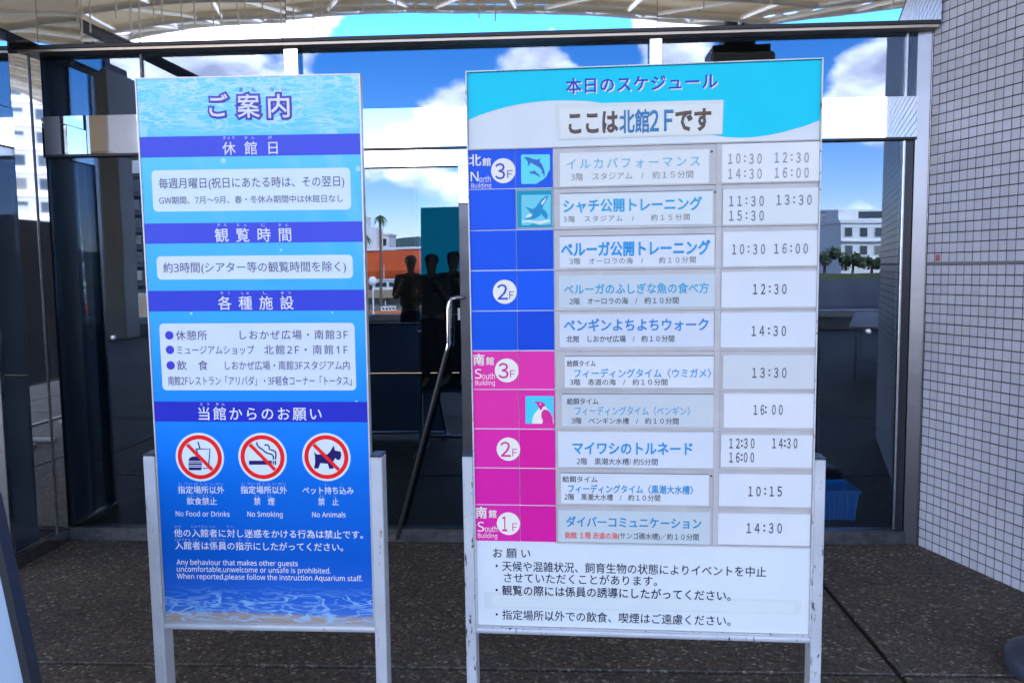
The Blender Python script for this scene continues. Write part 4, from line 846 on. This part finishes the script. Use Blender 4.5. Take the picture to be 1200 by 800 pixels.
# ------------------------------------------------------------------ lit teal tank window deep in the lobby, visitors before it
tkw = thing('tank_window', 'dim teal lit window deep inside the lobby, seen through the door glass', 'window', (0, 11.5, 0))
MB().box(-1.92, .28, -.05, 0, .7, 2.79).obj('lit_panel', mat('teal_glow', (.01, .05, .07), .4, emis=((.0, .40, .75), .085)), tkw)
for a in ((-1.98, -1.922, .64, 2.85), (.282, .34, .64, 2.85)): MB().box(a[0], a[1], -.09, 0, a[2], a[3]).obj('frame', DARKST, tkw)
MB().box(-1.921, .281, -.09, 0, 2.791, 2.85).obj('frame', DARKST, tkw); MB().box(-1.921, .281, -.09, 0, .64, .699).obj('frame', DARKST, tkw)
person((-1.62, 10.6, 0), 0, 'visitor in silhouette inside the lobby, left of the two before the teal window', .99)
person((-1.36, 10.8, 0), math.radians(-8), 'visitor in silhouette inside the lobby, right of the two before the teal window', 1.01)

# ------------------------------------------------------------------ harbour: quay, water, far shore
tag(Bx(-900, 900, -3000, -11.62, -9, -4.6).obj('water', water_mat()), kind='structure')
tag(Bx(-60, 60, -62, -11.62, -9.5, -4.3).obj('quay', CONC), kind='structure')
tag(Bx(-300, 40, -420, -213, -6.9, -1.6).obj('far_quay', mat('tan_quay', (.34, .28, .2), .9, noise=(.1, .25, 8))), kind='structure')
tag(Bx(40.5, 400, -420, -125, -6.9, .1).obj('far_shore', mat('grass_bank', (.07, .085, .04), .95, noise=(.2, .4, 8))), kind='structure')
tag(Bx(40.5, 400, -124.99, -124.2, -6.9, -.6).obj('quay_wall', mat('dark_quay', (.05, .055, .08), .8, noise=(.3, .3))), kind='structure')
tag(Bx(-300, -48, -212.5, -100, -6.9, -1.2).obj('side_quay', mat('tan_quay')), kind='structure')
# distant hills
vs = []; fs = []; nh = 90
for i in range(nh+1):
    x = -700+1400*i/nh; h_ = 14+9*math.sin(i*.21)+5*math.sin(i*.53+1)+2*math.sin(i*1.7); vs += [(x, -600, -7), (x, -640, h_), (x, -760, -7)]
for i in range(nh): a = i*3; fs += [(a, a+3, a+4, a+1), (a+1, a+4, a+5, a+2)]
tag(MB().add(vs, fs).obj('hills', mat('wooded_hills', (.06, .09, .09), .95, noise=(.03, .35, 9)), smooth=True), kind='structure')
def building(name, label, x0, x1, y, depth, zb, zt, m, nw, ns, grp=None, rz=0, ground=-7, wc=(.03, .045, .06), roof=None, frac=.55):
    """a block facing the forecourt: wall, band ledges, windows with panes, parapet"""
    o = thing(name, label, 'building', ((x0+x1)/2, y, ground), rz, grp); W = x1-x0; H_ = zt-ground
    MB().box(-W/2, W/2, -depth, 0, 0, H_).obj('wall', m, o)
    fl = (zt-zb)/ns; wm = mat('far_window', wc, .1); wf = mat('far_frame_dark', (.12, .12, .13), .5) if 'slab' in name else mat('far_frame', (.6, .6, .6), .5); rw = random.Random(int(W*7+ns)); wms = [wm, wm, mat('far_window_curtain', (.22, .21, .19), .6), mat('far_window_mid', (.07, .09, .11), .2)]; cw = W/nw
    for j in range(ns):
        for i in range(nw):
            xc = -W/2+cw*(i+.5); zc = zb-ground+fl*(j+.5)
            f_ = MB().box(xc-cw*frac/2, xc+cw*frac/2, .003, .12, zc-fl*.27, zc+fl*.27).obj('window', wf, o)
            MB().box(xc-cw*frac/2+.1, xc+cw*frac/2-.1, .123, .15, zc-fl*.27+.1+fl*.3*(rw.random() < .15), zc+fl*.27-.1).obj('pane', rw.choice(wms), f_)
        MB().box(-W/2-.1, W/2+.1, .003, .5, zb-ground+fl*j-.12, zb-ground+fl*j+.12).obj('ledge', m, o)
    MB().box(-W/2-.2, W/2+.2, -depth-.2, .25, H_+.01, H_+.6).obj('parapet', roof or m, o)
    return o
WB = mat('white_render', (.78, .77, .74), .8, noise=(.3, .05)); GBm = mat('blue_grey_render', (.25, .29, .36), .8, noise=(.2, .1)); TAN = mat('tan_render', (.6, .47, .36), .8, noise=(.3, .08)); GRm = mat('grey_render', (.42, .43, .47), .8)
b = building('harbour_office', 'white two storey harbour building with flat tower block', 50.5, 66, -141, 12, 2.5, 9.0, WB, 6, 2)
MB().box(-7.5, 6.5, -9, -2, 16.6, 18.6).obj('upper_storey', WB, b); MB().box(-4, 3.6, -1.99, -1.9, 17.0, 18.2).obj('upper_window', mat('far_window'), b)
building('long_warehouse', 'long blue-grey block standing behind the white harbour building', 62, 112, -211, 20, 3, 15.5, GBm, 16, 4)
building('tan_house', 'tan apartment house with ledges right of the white harbour building', 68, 84, -168, 12, 2, 12, TAN, 5, 4)
building('quay_house', 'small white house on the far quay near the palm', -54, -46.5, -216, 10, 4, 11.5, WB, 3, 2)
building('quay_store', 'low grey store beside the small white quay house', -66, -56, -218, 10, 1, 12, GRm, 4, 2)
building('apartment_block', 'pale ten storey apartment block with balconies, far left', -100, -78, -131, 16, 0, 30, WB, 7, 10, frac=.62)
building('slab_block', 'dark blue-grey apartment slab beyond the red ship', -74, -62, -122, 14, 0, 17, mat('shaded_render', (.035, .04, .06), .8, noise=(.3, .15)), 5, 6)  # wall colour lowered to carry the shade on this block
building('corner_block', 'cream apartment block at the far left edge of the quay', -140, -104, -128, 16, 0, 26, mat('cream_render', (.66, .6, .5), .8), 9, 8)
building('balcony_block', 'white balconied apartment tower off to the right of the deck', 80, 112, -64, 14, 0, 30, WB, 8, 10, frac=.6, rz=math.radians(55))
# ships and boats
def hull(L_, Bm, Hh, m, o, name='hull', sheer=.25, boot=None):
    n = 16; vs = []; prof = [0, .35, 1]
    for i in range(n+1):
        t_ = i/n; w_ = Bm/2*(min(1, (1-t_)*2.6)**.55 if t_ > .5 else (.82+.36*t_)); z_ = Hh*(1+sheer*(abs(t_-.4)/.6)**2)
        w_ = max(w_, .02)
        for k, (a, zz) in enumerate(((.55, 0), (.9, .4), (1, 1))): vs += [(-L_/2+L_*t_, -w_*a, z_*zz), (-L_/2+L_*t_, w_*a, z_*zz)]
    fs = []
    for i in range(n):
        a = i*6; b_ = a+6
        fs += [(a, b_, b_+2, a+2), (a+2, b_+2, b_+4, a+4), (a+1, a+3, b_+3, b_+1), (a+3, a+5, b_+5, b_+3), (a+4, b_+4, b_+5, a+5), (a, a+1, b_+1, b_)]
    fs += [(0, 2, 4, 5, 3, 1), (n*6, n*6+1, n*6+3, n*6+5, n*6+4, n*6+2)]
    return MB().add(vs, fs).obj(name, m, o)
REDH = mat('orange_red_hull', (.75, .12, .03), .45, noise=(.4, .12)); 
def ship(loc, L_, Hh, rz, label):
    o = thing('ship', label, 'ship', loc, rz, 'orange hulled ships'); hull(L_, L_*.16, Hh, REDH, o)
    MB().box(-L_*.40, -L_*.12, -L_*.06, L_*.06, Hh*1.02, Hh*1.75).obj('deckhouse', WB, o); MB().box(-L_*.36, -L_*.18, -L_*.05, L_*.05, Hh*1.752, Hh*2.1).obj('bridge', WB, o)
    MB().box(-L_*.35, -L_*.19, L_*.0502, L_*.052, Hh*1.82, Hh*2.0).obj('bridge_window', mat('far_window'), o)
    MB().tube([(-L_*.27, 0, Hh*2.1), (-L_*.27, 0, Hh*3.2)], L_*.006, 6).obj('mast', WTUBE, o); MB().tube([(L_*.15, 0, Hh), (L_*.15, 0, Hh*2.2)], L_*.006, 6).obj('mast', WTUBE, o)
    MB().box(-L_*.45, L_*.40, L_*.082, L_*.085, Hh*1.03, Hh*1.10).obj('white_band', WB, o)
ship((-40, -200, -1.5), 46, 8.2, math.radians(4), 'long orange-red ship hull laid up behind the far quay')
ship((-66, -96, -3.6), 20, 1.7, math.radians(-12), 'smaller orange ship moored by the side quay on the left')
def boat(loc, L_, rz, label, hm):
    o = thing('boat', label, 'boat', loc, rz, 'small boats in the harbour'); hull(L_, L_*.28, L_*.14, hm, o)
    MB().bbox(-L_*.22, L_*.16, -L_*.09, L_*.09, L_*.145, L_*.25, .05).obj('cabin', WB, o); MB().bbox(-L_*.24, L_*.17, -L_*.10, L_*.10, L_*.251, L_*.265, .02).obj('cabin_roof', WB, o)
    for k in range(4):
        x = -L_*.18+L_*.085*k; MB().box(x, x+L_*.055, L_*.0903, L_*.092, L_*.18, L_*.23).obj('cabin_window', mat('far_window'), o)
    MB().tube([(-L_*.1, 0, L_*.265), (-L_*.1, 0, L_*.42)], .05, 6).obj('mast', WTUBE, o)
boat((-34.4, -161, -4.6), 18, math.radians(6), 'tan wooden hulled boat with white cabin moored mid harbour', mat('tan_hull', (.5, .36, .22), .6))
boat((-23.3, -104, -4.6), 5.5, math.radians(-10), 'small orange motorboat nearer the deck', mat('orange_boat', (.8, .2, .04), .5))
boat((-62, -84, -4.6), 7, math.radians(14), 'white cabin boat in front of the orange ship, far left', mat('white_hull', (.75, .75, .75), .4))
# palms and trees on the far side
LEAF = mat('palm_leaf', (.05, .10, .03), .7, island=.35); BARK = mat('bark', (.16, .12, .08), .9, noise=(6, .3))
def palm(loc, h_, label):
    o = thing('palm_tree', label, 'tree', loc, 0, 'palms on the far quay')
    MB().tube([(0, 0, 0), (.15, 0, h_*.5), (.1, .1, h_)], [.32, .24, .2], 8).obj('trunk', BARK, o, True); r_ = random.Random(int(h_*10)); m_ = MB()
    for k in range(34):
        a = r_.uniform(0, 6.28); el = r_.uniform(-.5, 1.3); Ln = r_.uniform(.9, 1.4); p0 = Vector((.1, .1, h_)); d = Vector((math.cos(a)*math.cos(el), math.sin(a)*math.cos(el), math.sin(el)))
        prev = p0
        for q in range(6):
            t_ = (q+1)/6; cur_ = p0+d*Ln*t_+Vector((0, 0, -1.4*t_*t_)); sd2 = d.cross(Vector((0, 0, 1))).normalized()
            for sg in (-1, 1):
                e_ = cur_+sd2*sg*.42*(1-t_*.7)+Vector((0, 0, -.35)); m_.add([prev, cur_, e_], [(0, 1, 2)])
            prev = cur_
    m_.obj('crown', LEAF, o)
palm((-32.6, -141, -6.8), 18.6, 'tall palm with a ragged round crown beside the quay house'); palm((-36.5, -146, -6.8), 15.2, 'shorter palm left of the tall quay palm')
TL = mat('tree_leaf', (.06, .085, .03), .8, island=.4)
def tree(loc, h_, w_, label, seed):
    o = thing('tree', label, 'tree', loc, 0, 'trees on the far shore'); r_ = random.Random(seed)
    tk = MB().tube([(0, 0, 0), (.1, 0, h_*.45), (0, .1, h_*.7)], [.25, .17, .1], 7)
    for k in range(5):
        a = r_.uniform(0, 6.28); tk.tube([(0, 0, h_*.4), (math.cos(a)*w_*.3, math.sin(a)*w_*.3, h_*.65)], [.1, .04], 5)
    tk.obj('trunk', BARK, o); m_ = MB(); cl = [(Vector((r_.uniform(-.5, .5)*w_, r_.uniform(-.35, .35)*w_, h_*r_.uniform(.45, .85))), w_*r_.uniform(.16, .3)) for _ in range(9)]
    for k in range(700):
        c_, ra = r_.choice(cl); v = Vector((r_.gauss(0, 1), r_.gauss(0, 1), r_.gauss(0, .8))).normalized()*ra*r_.uniform(.6, 1.05)+c_; a = Vector((r_.gauss(0, 1), r_.gauss(0, 1), r_.gauss(0, 1))).normalized()*.28; b_ = a.cross(Vector((.3, .5, .8))).normalized()*.22
        m_.add([v-a, v+b_, v+a, v-b_], [(0, 1, 2, 3)])
    m_.obj('crown', TL, o)
for k, (x, y, h_, w_) in enumerate(((45.5, -134, 4.2, 4), (49, -131, 3.2, 3.4), (53, -133, 2.6, 3.2), (60, -132, 3.0, 3.6), (65, -130, 3.6, 3.6))):
    tree((x, y, .1), h_, w_, ['round bushy tree at the left of the white harbour building', 'low tree before the harbour building corner', 'smallest shrub-like tree on the grass bank', 'low wide tree towards the tan house', 'dark tree at the right end of the bank'][k], k+3)
